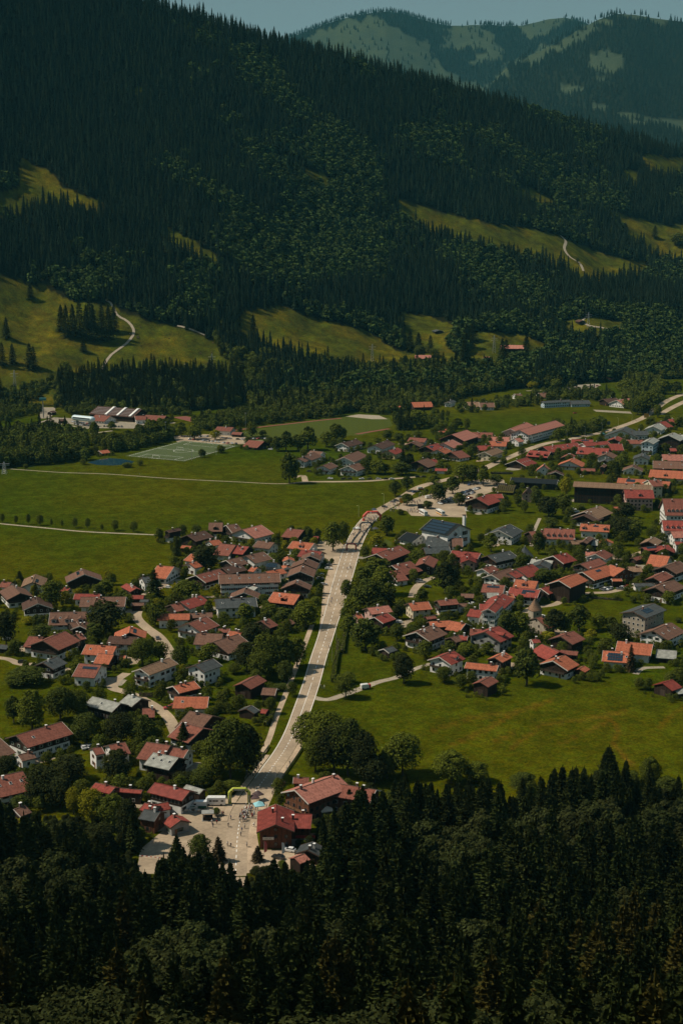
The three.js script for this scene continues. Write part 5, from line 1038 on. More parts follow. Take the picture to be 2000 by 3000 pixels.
// ---------------------------------------------------------------- vehicles
const paint = c => new THREE.MeshPhysicalMaterial({ color: lin(...c), roughness: 0.35, clearcoat: 0.8, clearcoatRoughness: 0.1 });
const CARC = { white: [0.75, 0.75, 0.73], black: [0.012, 0.012, 0.014], silver: [0.42, 0.43, 0.44], blue: [0.03, 0.07, 0.16], red: [0.35, 0.025, 0.02], grey: [0.11, 0.115, 0.12], green: [0.02, 0.11, 0.05] };
M.tyre = std(lin(0.02, 0.02, 0.02)); M.rim = std(lin(0.4, 0.4, 0.4), { roughness: 0.4, metalness: 0.7 }); M.lamp = std(lin(0.8, 0.8, 0.78), { roughness: 0.2 }); M.tail = std(lin(0.4, 0.02, 0.02));
const WHEEL = new THREE.CylinderGeometry(0.32, 0.32, 0.22, 14).rotateX(Math.PI / 2), RIM = new THREE.CylinderGeometry(0.2, 0.2, 0.24, 10).rotateX(Math.PI / 2);
function extrude(pts, w, bev = 0.06) { const g = new THREE.ExtrudeGeometry(new THREE.Shape(pts.map(p => new THREE.Vector2(...p))), { depth: w - 2 * bev, bevelEnabled: true, bevelThickness: bev, bevelSize: bev, bevelSegments: 2 }); g.translate(0, 0, -w / 2 + bev); return g; }
const CAR_LOW = extrude([[-2.1, 0.35], [2.1, 0.35], [2.12, 0.7], [1.95, 0.86], [1.0, 0.95], [-1.95, 0.98], [-2.12, 0.8]], 1.78, 0.08), CAR_CAB = extrude([[-1.95, 0.95], [1.05, 0.93], [0.3, 1.4], [-1.5, 1.42]], 1.56, 0.05), CAR_TOP = extrude([[-1.55, 1.38], [0.3, 1.37], [0.15, 1.45], [-1.4, 1.47]], 1.42, 0.03);
const carProto = {};
function car(color, p, turn, s = 1) {
  let o;
  if (!carProto[color]) { o = carProto[color] = thing('car', '', 'car', p, turn); const m = paint(CARC[color]); mesh('body', CAR_LOW, m, o); mesh('windows', CAR_CAB, M.glass, o); mesh('roof', CAR_TOP, m, o); for (const x of [-1.3, 1.32]) for (const z of [-0.82, 0.82]) { const w = mesh('wheel', WHEEL, M.tyre, o); w.position.set(x, 0.32, z); mesh('rim', RIM, M.rim, w); } for (const z of [-0.6, 0.6]) { box('headlight', o, M.lamp, 2.13, 0.7, z, 0.1, 0.16, 0.36); box('tail_light', o, M.tail, -2.13, 0.78, z, 0.1, 0.16, 0.3); } }
  else o = copy(carProto[color], p, turn);
  o.scale.setScalar(s); return o;
}
const THINGS = []; // { o, look, px, py } waiting for a label
{
  const r = rng(19), cols = ['white', 'black', 'silver', 'grey', 'white', 'black', 'blue', 'red', 'grey', 'silver'];
  const put = (tile, x, y, ang, c) => { const [px, py] = tp(tile, x, y), p = onLand(px, py, 0.05), k = c ?? cols[Math.floor(r() * 10)]; p[1] = Math.max(p[1], 0.05); const o = car(k, p, ang + (r() - 0.5) * 0.06 + (r() < 0.4 ? Math.PI : 0)); THINGS.push({ o, look: k + ' car parked', px, py, cat: 'cars parked in the valley' }); };
  const rowOf = (tile, x0, y0, x1, y1, n, ang) => { for (let k = 0; k < n; k++) put(tile, lerp(x0, x1, n > 1 ? k / (n - 1) : 0), lerp(y0, y1, n > 1 ? k / (n - 1) : 0), ang); };
  for (const [x, c] of [[15, 'black'], [75, 'black'], [185, 'white'], [258, 'black'], [340, 'silver'], [405, 'black'], [463, 'white']]) put('c', x, 955, 0.0, c);
  rowOf('c', 700, 936, 752, 936, 2, 0);
  rowOf('c', 905, 1182, 1030, 1150, 8, 1.0); rowOf('c', 930, 1160, 1010, 1132, 5, 1.0); rowOf('c', 1075, 1092, 1255, 1040, 9, 1.0); rowOf('c', 1110, 1112, 1210, 1080, 5, 1.0); rowOf('c', 1170, 1008, 1290, 992, 5, 1.2); rowOf('c', 1110, 1148, 1180, 1130, 3, 0.4);
  put('c', 670, 1075, 0.6, 'blue'); put('c', 470, 1165, 0.8, 'grey'); put('c', 500, 1155, 0.8, 'black'); put('c', 395, 1212, 0.6, 'black'); put('c', 135, 1412, 0.1, 'silver');
  for (const [x, y] of [[1450, 497], [1450, 527], [1372, 618], [1405, 672], [1372, 585]]) put('f', x, y, 0.1);
  put('e', 210, 1385, -0.2, 'black'); put('e', 230, 1445, 0, 'red'); put('e', 1450, 1165, 1.4, 'grey'); put('e', 1555, 700, 0.3, 'white'); put('e', 70, 1175, 0.3, 'silver'); put('e', 1285, 890, 0.5, 'white');
  rowOf('b', 175, 590, 245, 596, 3, 1.4); rowOf('b', 270, 567, 345, 562, 4, 1.4); rowOf('b', 300, 602, 440, 614, 6, 1.4); rowOf('b', 470, 578, 545, 584, 4, 0); rowOf('b', 620, 590, 715, 592, 4, 0.2); rowOf('b', 735, 584, 910, 584, 6, 0.9); rowOf('b', 490, 622, 600, 630, 4, 1.2); put('b', 918, 682, 0.4, 'white'); put('b', 1270, 885, 0.6, 'black'); put('b', 1465, 952, 0.3, 'white');
  rowOf('a', 665, 428, 805, 446, 9, 1.3); rowOf('a', 690, 450, 815, 466, 8, 1.3); rowOf('a', 960, 470, 1120, 474, 7, 1.3); put('a', 228, 310, 0, 'white');
  for (const [x, y, c] of [[700, 632, 'silver'], [715, 645, 'white'], [660, 640, 'black'], [790, 695, 'black'], [680, 1000, 'black'], [525, 1020, 'white'], [485, 1005, 'white'], [1190, 852, 'white']]) put('g', x, y, 0.2, c);
  rowOf('h', 828, 720, 900, 710, 4, 1.0); rowOf('h', 985, 712, 1045, 695, 3, 0.3); put('h', 75, 872, 0.2, 'silver'); put('d', 560, 1236, 0.2, 'white'); put('d', 588, 1258, 0.2, 'white'); put('d', 1015, 190, 0.1, 'white'); put('d', 575, 350, 0.3); rowOf('d', 660, 110, 780, 100, 4, 0.3);
  put('s', 847, 2494, 0.35, 'white'); put('s', 815, 2515, 0.5, 'black'); rowOf('i', 770, 605, 830, 598, 3, 1.2); put('i', 1228, 48, 0.1, 'black'); put('j', 15, 225, 1, 'red'); put('i', 1550, 240, 0.3, 'red');
}
function bigVehicle(name, label, cat, px, py, turn, L, W, H, mat, extra) { const p = onLand(px, py, 0.05), o = thing(name, label, cat, [p[0], 0.05, p[2]], turn); extra(o, L, W, H, mat); for (const x of [-0.3 * L, 0.33 * L]) for (const z of [-W / 2 + 0.12, W / 2 - 0.12]) { const w = mesh('wheel', WHEEL, M.tyre, o); w.position.set(x, 0.42, z); w.scale.set(1.3, 1.3, 1.1); } return o; }
const busParts = lower => (o, L, W, H, mat) => {
  mesh('body', extrude([[-L / 2, 0.4], [L / 2, 0.4], [L / 2 + 0.1, 1.5], [L / 2 - 0.15, H], [-L / 2, H]], W, 0.1), mat, o); if (lower) { const b = box('skirt', o, lower, 0, 0.75, 0, L + 0.06, 0.75, W + 0.06); }
  box('windscreen', o, M.glass, L / 2 + 0.02, 1.85, 0, 0.22, 1.4, W * 0.9); for (const s of [-1, 1]) for (let k = 0; k < 6; k++) box('window', o, M.glass, -L * 0.42 + k * L * 0.155, 1.95, s * (W / 2 + 0.01), L * 0.14, 1.0, 0.05);
  box('roof_unit', o, M.cap, -L * 0.1, H + 0.12, 0, L * 0.4, 0.3, W * 0.7);
};
bigVehicle('bus', 'white bus with dark front parked on the square, left of two', 'bus', ...tp('c', 750, 1278), -1.28, 11.5, 2.5, 3.1, paint([0.75, 0.74, 0.7]), busParts(null));
bigVehicle('bus', 'white-roofed bus with yellow-orange front parked on the square, right of two', 'bus', ...tp('c', 908, 1276), -1.28, 11.5, 2.5, 3.1, paint([0.75, 0.74, 0.7]), busParts(paint([0.62, 0.3, 0.02])));
bigVehicle('camper_van', 'large white camper van parked beside the yellow-green arch', 'camper', ...tp('j', 412, 1122), Math.PI, 7.0, 2.3, 3.0, paint([0.76, 0.75, 0.72]), (o, L, W, H, m) => { mesh('body', extrude([[-L / 2, 0.5], [L / 2 - 1, 0.5], [L / 2 + 0.2, 0.6], [L / 2 + 0.1, 1.3], [L / 2 - 0.6, 1.9], [L / 2 - 0.2, 2.2], [L / 2 - 0.9, H], [-L / 2, H]], W, 0.08), m, o); box('windscreen', o, M.glass, L / 2 - 0.35, 1.62, 0, 0.3, 0.6, W * 0.86).rotation.z = 0.5; for (const s of [-1, 1]) for (const x of [-2.5, -0.6, 0.4, 1.6]) box('window', o, M.glass, x, 1.9, s * (W / 2 + 0.01), 0.9, 0.55, 0.05); for (const x of [-2, 0.2, 1.6]) box('roof_hatch', o, M.cap, x, H + 0.08, 0, 0.9, 0.2, 0.7); });
const vanParts = low => (o, L, W, H, m) => { mesh('body', extrude([[-L / 2, 0.45], [L / 2, 0.45], [L / 2 + 0.05, 1.05], [L / 2 - 0.9, 1.25], [L / 2 - 1.7, H - 0.15], [L / 2 - 2.1, H], [-L / 2, H]], W, 0.08), m, o); if (low) box('lower_panel', o, low, -0.05, 0.75, 0, L - 0.15, 0.75, W + 0.05); box('windscreen', o, M.glass, L / 2 - 1.22, 1.72, 0, 0.08, 1.1, W * 0.85).rotation.z = 0.85; for (const s of [-1, 1]) box('window', o, M.glass, L / 2 - 1.85, 1.75, s * (W / 2 + 0.01), 0.9, 0.6, 0.05); for (const z of [-0.7, 0.7]) box('headlight', o, M.lamp, L / 2 + 0.06, 0.95, z, 0.1, 0.2, 0.35); };
bigVehicle('delivery_van', 'white van with dark green lower half parked by the stone heap', 'van', ...tp('j', 255, 1150), Math.PI, 5.9, 2.0, 2.6, paint([0.72, 0.72, 0.7]), vanParts(paint(CARC.green)));
bigVehicle('delivery_van', 'white van parked in front of the huge timber barn', 'van', ...tp('h', 445, 798), 0.15, 5.2, 2.0, 2.3, paint([0.76, 0.75, 0.72]), vanParts(null));
bigVehicle('delivery_van', 'white van driving past the trees towards the square', 'van', ...tp('c', 800, 1128), 0.5, 5.2, 2.0, 2.2, paint([0.76, 0.75, 0.72]), vanParts(null));
bigVehicle('delivery_van', 'white and orange service van on the road behind the crowd', 'van', ...tp('c', 725, 1050), 0.4, 5.2, 2.0, 2.2, paint([0.7, 0.68, 0.6]), vanParts(paint([0.5, 0.1, 0.02])));
bigVehicle('trailer', 'white box trailer with red rear on the pale side track', 'trailer', ...tp('k', 212, 58), 0.35, 3.4, 2.0, 2.3, paint([0.72, 0.7, 0.66]), (o, L, W, H, m) => { mesh('box_body', extrude([[-L / 2, 0.55], [L / 2, 0.55], [L / 2, H - 0.2], [L / 2 - 0.3, H], [-L / 2 + 0.2, H], [-L / 2, H - 0.2]], W, 0.06), m, o); box('red_panel', o, M.tail, L / 2 + 0.5, 1.3, 0, 0.9, 1.5, W * 0.9); mesh('tow_bar', bar([-L / 2, 0.5, 0], [-L / 2 - 1.3, 0.45, 0], 0.06), M.tyre, o); });
// ---------------------------------------------------------------- people
const SKIN = [0.42, 0.24, 0.16];
function bodyGeo(pose, top, legs, hair) {
  const J = pose === 'ride' ? [[0, 1.0, -0.25, 0, 1.42, 0.18, 0.15, 0.16, top], [0.17, 1.4, 0.18, 0.2, 1.12, 0.45, 0.055, 0.045, top], [-0.17, 1.4, 0.18, -0.2, 1.12, 0.45, 0.055, 0.045, top], [0.2, 1.12, 0.45, 0.22, 1.02, 0.6, 0.045, 0.04, SKIN], [-0.2, 1.12, 0.45, -0.22, 1.02, 0.6, 0.045, 0.04, SKIN], [0.1, 0.98, -0.22, 0.13, 0.82, 0.18, 0.09, 0.07, legs], [-0.1, 0.98, -0.22, -0.13, 0.62, 0.12, 0.09, 0.07, legs], [0.13, 0.82, 0.18, 0.12, 0.45, 0.08, 0.06, 0.045, SKIN], [-0.13, 0.62, 0.12, -0.12, 0.22, 0.02, 0.06, 0.045, SKIN], [0, 1.46, 0.22, 0, 1.55, 0.28, 0.06, 0.06, SKIN], [0, 1.6, 0.3, 0, 1.7, 0.28, 0.1, 0.1, SKIN], [0, 1.69, 0.27, 0, 1.71, 0.25, 0.12, 0.11, hair], [0.12, 0.45, 0.08, 0.12, 0.4, 0.2, 0.05, 0.04, [0.03, 0.03, 0.03]], [-0.12, 0.22, 0.02, -0.12, 0.17, 0.14, 0.05, 0.04, [0.03, 0.03, 0.03]]]
    : (() => { const w = pose === 'walk' ? 0.24 : 0.03; return [[0, 0.98, 0, 0, 1.38, 0, 0.145, 0.165, top], [0.1, 1.36, 0, -0.1, 1.36, 0, 0.12, 0.12, top], [0.2, 1.4, 0, 0.27, 1.1, -w * 0.4, 0.06, 0.05, top], [-0.2, 1.4, 0, -0.27, 1.1, w * 0.4, 0.06, 0.05, top], [0.27, 1.1, -w * 0.4, 0.27, 0.84, w * 0.3 + 0.06, 0.045, 0.04, SKIN], [-0.27, 1.1, w * 0.4, -0.27, 0.84, w * 0.8 + 0.06, 0.045, 0.04, SKIN], [0.1, 0.95, 0, 0.11, 0.5, w * 0.6, 0.095, 0.07, legs], [-0.1, 0.95, 0, -0.11, 0.5, -w * 0.3, 0.095, 0.07, legs], [0.11, 0.5, w * 0.6, 0.11, 0.09, w, 0.065, 0.05, legs], [-0.11, 0.5, -w * 0.3, -0.11, 0.09, -w * 1.4, 0.065, 0.05, legs], [0.11, 0.06, w, 0.12, 0.05, w + 0.16, 0.05, 0.045, [0.03, 0.03, 0.03]], [-0.11, 0.06, -w * 1.4, -0.12, 0.05, -w * 1.4 + 0.16, 0.05, 0.045, [0.03, 0.03, 0.03]], [0, 1.45, 0, 0, 1.55, 0.01, 0.06, 0.055, SKIN], [0, 1.6, 0.02, 0, 1.68, 0.01, 0.09, 0.1, SKIN], [0, 1.68, 0, 0, 1.7, -0.02, 0.11, 0.105, hair], [0, 1.62, 0.11, 0, 1.6, 0.12, 0.02, 0.02, SKIN]]; })();
  const N = 44, mc = new MarchingCubes(N, M.bark, false, false, 40000), S = 0.98; mc.isolation = 0;
  const dist = (x, y, z, b) => { const ax = b[3] - b[0], ay = b[4] - b[1], az = b[5] - b[2], px = x - b[0], py = y - b[1], pz = z - b[2], t = clamp((px * ax + py * ay + pz * az) / (ax * ax + ay * ay + az * az + 1e-9), 0, 1); return Math.hypot(px - ax * t, py - ay * t, pz - az * t) - lerp(b[6], b[7], t); };
  const f = new Float32Array(N * N * N);
  for (let k = 0; k < N; k++) for (let j = 0; j < N; j++) for (let i = 0; i < N; i++) {
    const x = (i / (N / 2) - 1) * S, y = (j / (N / 2) - 1) * S + 0.9, z = (k / (N / 2) - 1) * S; let d = 1;
    if (Math.abs(x) < 0.45 && Math.abs(z) < 0.75) for (const b of J) { const e = dist(x, y, z, b), h = clamp(0.5 + 0.5 * (d - e) / 0.04, 0, 1); d = lerp(d, e, h) - 0.04 * h * (1 - h); }
    f[k * N * N + j * N + i] = -d;
  }
  mc.field.set(f); mc.update();
  const n = mc.count, P = [], C = [], Nn = [];
  for (let v = 0; v < n; v++) { const x = mc.positionArray[v * 3] * S, y = mc.positionArray[v * 3 + 1] * S + 0.9, z = mc.positionArray[v * 3 + 2] * S; P.push(x, y - 0.0, z); Nn.push(mc.normalArray[v * 3], mc.normalArray[v * 3 + 1], mc.normalArray[v * 3 + 2]); let bd = 9, bc = SKIN; for (const b of J) { const e = dist(x, y, z, b); if (e < bd) { bd = e; bc = b[8]; } } C.push(...bc); }
  const g = new THREE.BufferGeometry(); g.setAttribute('position', new THREE.Float32BufferAttribute(P, 3)); g.setAttribute('normal', new THREE.Float32BufferAttribute(Nn, 3)); g.setAttribute('color', new THREE.Float32BufferAttribute(C, 3)); const m = mergeVertices(g, 1e-4); m.computeVertexNormals(); return m;
}
M.cloth = new THREE.MeshStandardMaterial({ vertexColors: true, roughness: 0.9 });
const W1 = [0.7, 0.68, 0.64], K1 = [0.02, 0.02, 0.025], B1 = [0.05, 0.09, 0.2], R1 = [0.4, 0.05, 0.04], G1 = [0.2, 0.2, 0.2], H1 = [0.05, 0.03, 0.02], H2 = [0.3, 0.2, 0.1];
const LOOKS = [['stand', W1, K1, H1, 'white top'], ['walk', K1, K1, H1, 'dark clothes'], ['stand', K1, B1, H1, 'black top'], ['walk', W1, B1, H2, 'pale top'], ['stand', R1, K1, H1, 'red top'], ['walk', B1, G1, H2, 'blue top'], ['stand', G1, K1, W1, 'grey top'], ['walk', W1, G1, W1, 'white cap']].map(([p, t, l, h, w]) => ({ geo: bodyGeo(p, t, l, h), w, pose: p }));
const RIDERS = [[K1, K1, W1, 'black kit'], [W1, K1, K1, 'white jersey'], [B1, K1, R1, 'blue jersey']].map(([t, l, h, w]) => ({ geo: bodyGeo('ride', t, l, h), w }));
function bikeAt(p, turn) { const o = thing('bicycle', '', 'bicycle', p, turn); for (const z of [-0.5, 0.52]) { const w = mesh('wheel', new THREE.TorusGeometry(0.33, 0.025, 5, 18).rotateY(Math.PI / 2), M.tyre, o); w.position.set(0, 0.34, z); } mesh('frame', merge([bar([0, 0.34, -0.5], [0, 0.3, 0], 0.022, 5), bar([0, 0.3, 0], [0, 0.85, -0.2], 0.024, 5), bar([0, 0.82, -0.18], [0, 0.86, 0.38], 0.024, 5), bar([0, 0.3, 0], [0, 0.8, 0.4], 0.024, 5), bar([0, 0.34, 0.52], [0, 0.98, 0.36], 0.022, 5), bar([0, 0.34, -0.5], [0, 0.8, -0.18], 0.02, 5)]), M.alu, o); mesh('handlebar', bar([-0.24, 1.0, 0.5], [0.24, 1.0, 0.5], 0.02, 5), M.tyre, o); mesh('saddle', bx(0, 0.9, -0.22, 0.13, 0.06, 0.25), M.tyre, o); return o; }
let bike0 = null;
{
  const r = rng(8);
  const person = (px, py, look, ctx, group, turn = r() * 6.28) => { const p = onPlane(px, py, 0), l = look ?? LOOKS[Math.floor(r() * LOOKS.length)], o = thing('person', '', 'person', [p[0], 0.05, p[2]], turn, group); mesh('body', l.geo, M.cloth, o); o.scale.setScalar(0.96 + 0.08 * r()); if (group) o.userData.label = ctx; else THINGS.push({ o, look: `person in ${l.w} ${l.pose === 'walk' ? 'walking' : 'standing'}`, px, py }); return o; };
  const rider = (px, py, turn) => { const p = onPlane(px, py, 0), l = RIDERS[Math.floor(r() * 3)]; let b; if (!bike0) b = bike0 = bikeAt([p[0], 0.05, p[2]], turn); else b = copy(bike0, [p[0], 0.05, p[2]], turn); b.userData = { category: 'bicycle', label: '' }; const o = thing('person', '', 'person', [p[0], 0.05, p[2]], turn); mesh('body', l.geo, M.cloth, o); THINGS.push({ o, look: `cyclist in ${l.w}`, px, py }); THINGS.push({ o: b, look: 'ridden racing bicycle', px, py }); };
  for (const [x, y] of [[470, 1225], [480, 1222], [490, 1226], [425, 1300], [436, 1262], [655, 1370], [680, 1340], [645, 1410], [380, 1300], [390, 1330], [935, 1028], [1065, 800], [1375, 52], [1390, 54], [1410, 56], [880, 1150], [800, 1185]]) person(...tp('j', x, y));
  for (const [x, y, t] of [[553, 1258, 0.3], [530, 1325, 0.3], [700, 1508, 0.2], [522, 1500, 0.2], [553, 1512, 0.2], [765, 1325, 1], [1095, 758, 3.4], [925, 968, 1.5]]) rider(...tp('j', x, y), t);
  for (const [x, y] of [[1480, 810], [1475, 838], [1457, 868], [1457, 1256], [1345, 1440]]) rider(...tp('f', x, y), 3.5);
  person(...tp('f', 1485, 700)); person(...tp('f', 1555, 430)); person(...tp('a', 1285, 915));
  for (const [x, y] of [[55, 530], [75, 515], [85, 520]]) rider(...tp('g', x, y), 0.2);
  for (const [x, y] of [[185, 350], [210, 350], [160, 470], [145, 472], [95, 632], [240, 262], [225, 270], [165, 405], [215, 395]]) person(...tp('g', x, y));
  const crowd = (tile, pts, n, label, group) => { const ring = pts.map(p => tp(tile, ...p)), xs = ring.map(p => p[0]), ys = ring.map(p => p[1]); let k = 0, t = 0; while (k < n && t++ < 4000) { const x = lerp(Math.min(...xs), Math.max(...xs), r()), y = lerp(Math.min(...ys), Math.max(...ys), r()); if (inside(ring, x, y)) { person(x, y, null, label, group); k++; } } };
  crowd('j', [[640, 1290], [630, 1240], [700, 1130], [770, 1140], [790, 1190], [770, 1250], [700, 1270]], 46, 'spectator in the dense crowd between the teal tent and the arch', 'crowd at the yellow-green arch');
  crowd('c', [[195, 1345], [215, 1300], [350, 1290], [360, 1330], [300, 1360]], 34, 'spectator in the crowd under the big red arch', 'crowd under the red arch');
  crowd('c', [[370, 1240], [430, 1180], [540, 1140], [570, 1190], [470, 1265]], 40, 'spectator in the crowd on the road behind the red arch', 'crowd on the road behind the red arch');
  crowd('c', [[600, 1260], [610, 1235], [720, 1230], [710, 1265]], 18, 'person waiting on the square beside the left bus', 'people beside the left bus'); crowd('c', [[640, 1190], [650, 1160], [720, 1150], [720, 1185]], 14, 'person in the group under the roadside trees by the square', 'group by the roadside trees'); crowd('c', [[1055, 1200], [1060, 1180], [1110, 1180], [1110, 1200]], 8, 'person in the small group beside the red-roofed guesthouse', 'group by the guesthouse'); crowd('c', [[690, 1130], [700, 1090], [750, 1070], [750, 1120]], 9, 'person walking on the road between the square and the trees', 'people on the road by the trees');
  crowd('g', [[70, 260], [150, 130], [250, 30], [290, 60], [240, 230], [160, 200]], 40, 'race visitor on the road between the two red arches', 'visitors between the red arches');
  crowd('g', [[0, 350], [20, 280], [50, 270], [40, 340]], 8, 'person standing by the trees left of the small red arch', 'people left of the small red arch'); crowd('g', [[480, 290], [500, 260], [560, 290], [540, 310]], 9, 'guest sitting out on the terrace of the black-roofed hall', 'terrace guests'); crowd('d', [[880, 500], [890, 480], [1200, 395], [1200, 405]], 6, 'person on the far road beside the green field', 'people on the far road'); crowd('d', [[600, 945], [600, 925], [650, 920], [650, 945]], 5, 'person in the courtyard behind the long dark hotel', 'courtyard people'); crowd('d', [[640, 570], [700, 555], [700, 560], [650, 575]], 6, 'person walking on the far road above the red roofs', 'people on the road above the red roofs');
}
// ---------------------------------------------------------------- inflatable arches, tents, banners, barriers
function tubeArch(name, label, foot0, foot1, h, rad, mat, chamfer, detail) {
  const a = onPlane(...foot0, 0), b = onPlane(...foot1, 0), dx = b[0] - a[0], dz = b[2] - a[2], L = Math.hypot(dx, dz) - 2 * rad, o = thing(name, label, 'arch', [(a[0] + b[0]) / 2, 0.05, (a[2] + b[2]) / 2], Math.atan2(-dz, dx));
  const c = chamfer, pts = [[-L / 2, 0], [-L / 2, h - rad - c], [-L / 2 + c, h - rad], [L / 2 - c, h - rad], [L / 2, h - rad - c], [L / 2, 0]], gs = [];
  for (let k = 0; k < 5; k++) { gs.push(bar([...pts[k], 0], [...pts[k + 1], 0], rad, 14)); if (k) gs.push(new THREE.SphereGeometry(rad, 14, 8).translate(...pts[k], 0)); }
  mesh('tube', merge(gs), mat, o); if (detail) detail(o, L, h, rad, pts); return o;
}
M.print = std(lin(0.75, 0.74, 0.7)); M.ink = std(lin(0.015, 0.015, 0.015));
const marks = (w, hgt, n, seed) => { const r = rng(seed), gs = []; for (let k = 0; k < n; k++) gs.push(bx((k + 0.5) / n * w - w / 2, 0, 0, w / n * (0.5 + 0.25 * r()), hgt * (0.7 + 0.3 * r()), 0.05)); return merge(gs); };
tubeArch('inflatable_arch', 'yellow-green inflatable arch with black lettered bands over the near road', tp('j', 528, 1112), tp('j', 738, 1112), 6.1, 0.62, std(lin(0.42, 0.46, 0.06), { roughness: 0.5 }), 1.3, (o, L, h, r) => {
  const b = box('banner', o, M.ink, 0, h - r - 0.12, r * 0.97, L * 0.62, 0.6, 0.1); const t = mesh('lettering', marks(L * 0.56, 0.34, 17, 4), M.print, o); t.position.set(0, h - r - 0.12, r * 0.97 + 0.06);
  for (const s of [-1, 1]) { box('leg_banner', o, M.ink, s * L / 2, 2.0, r * 0.97, 0.5, 3.0, 0.1); const q = mesh('lettering', marks(2.7, 0.3, 13, 6), M.print, o); q.rotation.z = Math.PI / 2; q.position.set(s * L / 2, 2.0, r * 0.97 + 0.06); box('square_mark', o, M.ink, s * (L / 2 - 0.65), h - r - 0.75, r * 0.9, 0.55, 0.55, 0.12); }
  box('ground_band', o, M.ink, 0, 0.1, 0.2, L, 0.2, 0.35);
});
tubeArch('inflatable_arch', 'big red inflatable arch with white round logo over the crowd', tp('c', 192, 1335), tp('c', 372, 1330), 6.8, 0.95, std(lin(0.55, 0.06, 0.035), { roughness: 0.5 }), 2.6, (o, L, h, r) => { const d = mesh('logo_disc', new THREE.CylinderGeometry(0.6, 0.6, 0.1, 16).rotateX(Math.PI / 2), M.print, o); d.position.set(-L * 0.1, h - r, r * 0.98); const t = mesh('lettering', marks(L * 0.3, 0.36, 12, 9), M.print, o); t.position.set(L * 0.12, h - r, r * 0.98); const e = mesh('logo_disc', new THREE.CylinderGeometry(0.6, 0.6, 0.1, 16).rotateX(Math.PI / 2), M.print, o); e.position.set(-L / 2, 2.2, r * 0.98); });
tubeArch('inflatable_arch', 'black and dark blue inflatable arch with pale top in front of the red arch', tp('c', 165, 1425), tp('c', 285, 1425), 6.0, 0.55, std(lin(0.015, 0.022, 0.03), { roughness: 0.5 }), 1.2, (o, L, h, r) => { const t = mesh('lettering', marks(L * 0.5, 0.4, 9, 12), M.print, o); t.position.set(0, h - r, r); for (const s of [-1, 1]) box('leg_banner', o, M.alu, s * L / 2, 1.8, r, 0.4, 2.4, 0.1); });
tubeArch('inflatable_arch', 'small red inflatable arch across the road at the turning lane', tp('g', 42, 350), tp('g', 138, 350), 4.6, 0.45, std(lin(0.42, 0.03, 0.03), { roughness: 0.5 }), 1.1, (o, L, h, r) => { const t = mesh('lettering', marks(L * 0.5, 0.25, 11, 14), M.print, o); t.position.set(0, h - r, r); });
function tent(label, px, py, w, color, turn = 0.3) { const p = onPlane(px, py, 0), o = thing('pop_up_tent', label, 'tent', [p[0], 0.05, p[2]], turn), m = std(lin(...color), { roughness: 0.8 }); const g = new THREE.ConeGeometry(w * 0.72, 1.3, 4).rotateY(Math.PI / 4); mesh('canopy', merge([g.translate(0, 3.1, 0), bx(0, 2.32, 0, w, 0.28, w)]), m, o); for (const x of [-1, 1]) for (const z of [-1, 1]) mesh('leg', bar([x * w * 0.47, 0, z * w * 0.47], [x * w * 0.47, 2.4, z * w * 0.47], 0.035, 5), M.alu, o); return o; }
tent('teal and black pop-up tent in the crowd beside the chalet', ...tp('j', 812, 1180), 3.4, [0.25, 0.52, 0.56]);
tent('brown pop-up tent right of the yellow-green arch', ...tp('j', 772, 1110), 3.0, [0.09, 0.05, 0.05]); tent('dark brown pop-up tent partly behind the brown tent', ...tp('j', 805, 1080), 3.0, [0.06, 0.035, 0.035], 0.6);
tent('dark grey pop-up tent beside the roadside tree at the start', ...tp('g', 312, 185), 3.6, [0.05, 0.05, 0.055]); tent('dark blue pop-up tent left of the big red arch top', ...tp('c', 300, 1262), 3.2, [0.03, 0.045, 0.08]); tent('cream parasol-like tent beside the chalet terrace', ...tp('s', 955, 2390), 4.4, [0.66, 0.55, 0.42]); tent('white pop-up tent left of the black arch', ...tp('c', 150, 1435), 3.0, [0.6, 0.58, 0.54]); tent('teal pop-up tent beside the far road', ...tp('d', 830, 560), 4, [0.04, 0.2, 0.24]);
{ // banner fences along the start lane
  const put = (pts, label) => { const l = lineFromPhoto(pts.map(p => [...tp('g', ...p), 1]), 2.2); const o = thing('banner_fence', label, 'fence', [l[0].x, 0.04, l[0].z]); for (let i = 1; i < l.length; i++) { const a = l[i - 1], b = l[i], m = box('banner_panel', o, i % 3 ? M.ink : M.print, (a.x + b.x) / 2 - l[0].x, 0.55, (a.z + b.z) / 2 - l[0].z, Math.hypot(b.x - a.x, b.z - a.z) * 0.97, 1.0, 0.08, Math.atan2(-(b.z - a.z), b.x - a.x)); } };
  put([[85, 300], [110, 255], [150, 205], [170, 180]], 'black banner fence along the left side of the start lane'); put([[140, 320], [165, 270], [215, 190], [265, 130], [300, 90]], 'black banner fence along the right side of the start lane');
}
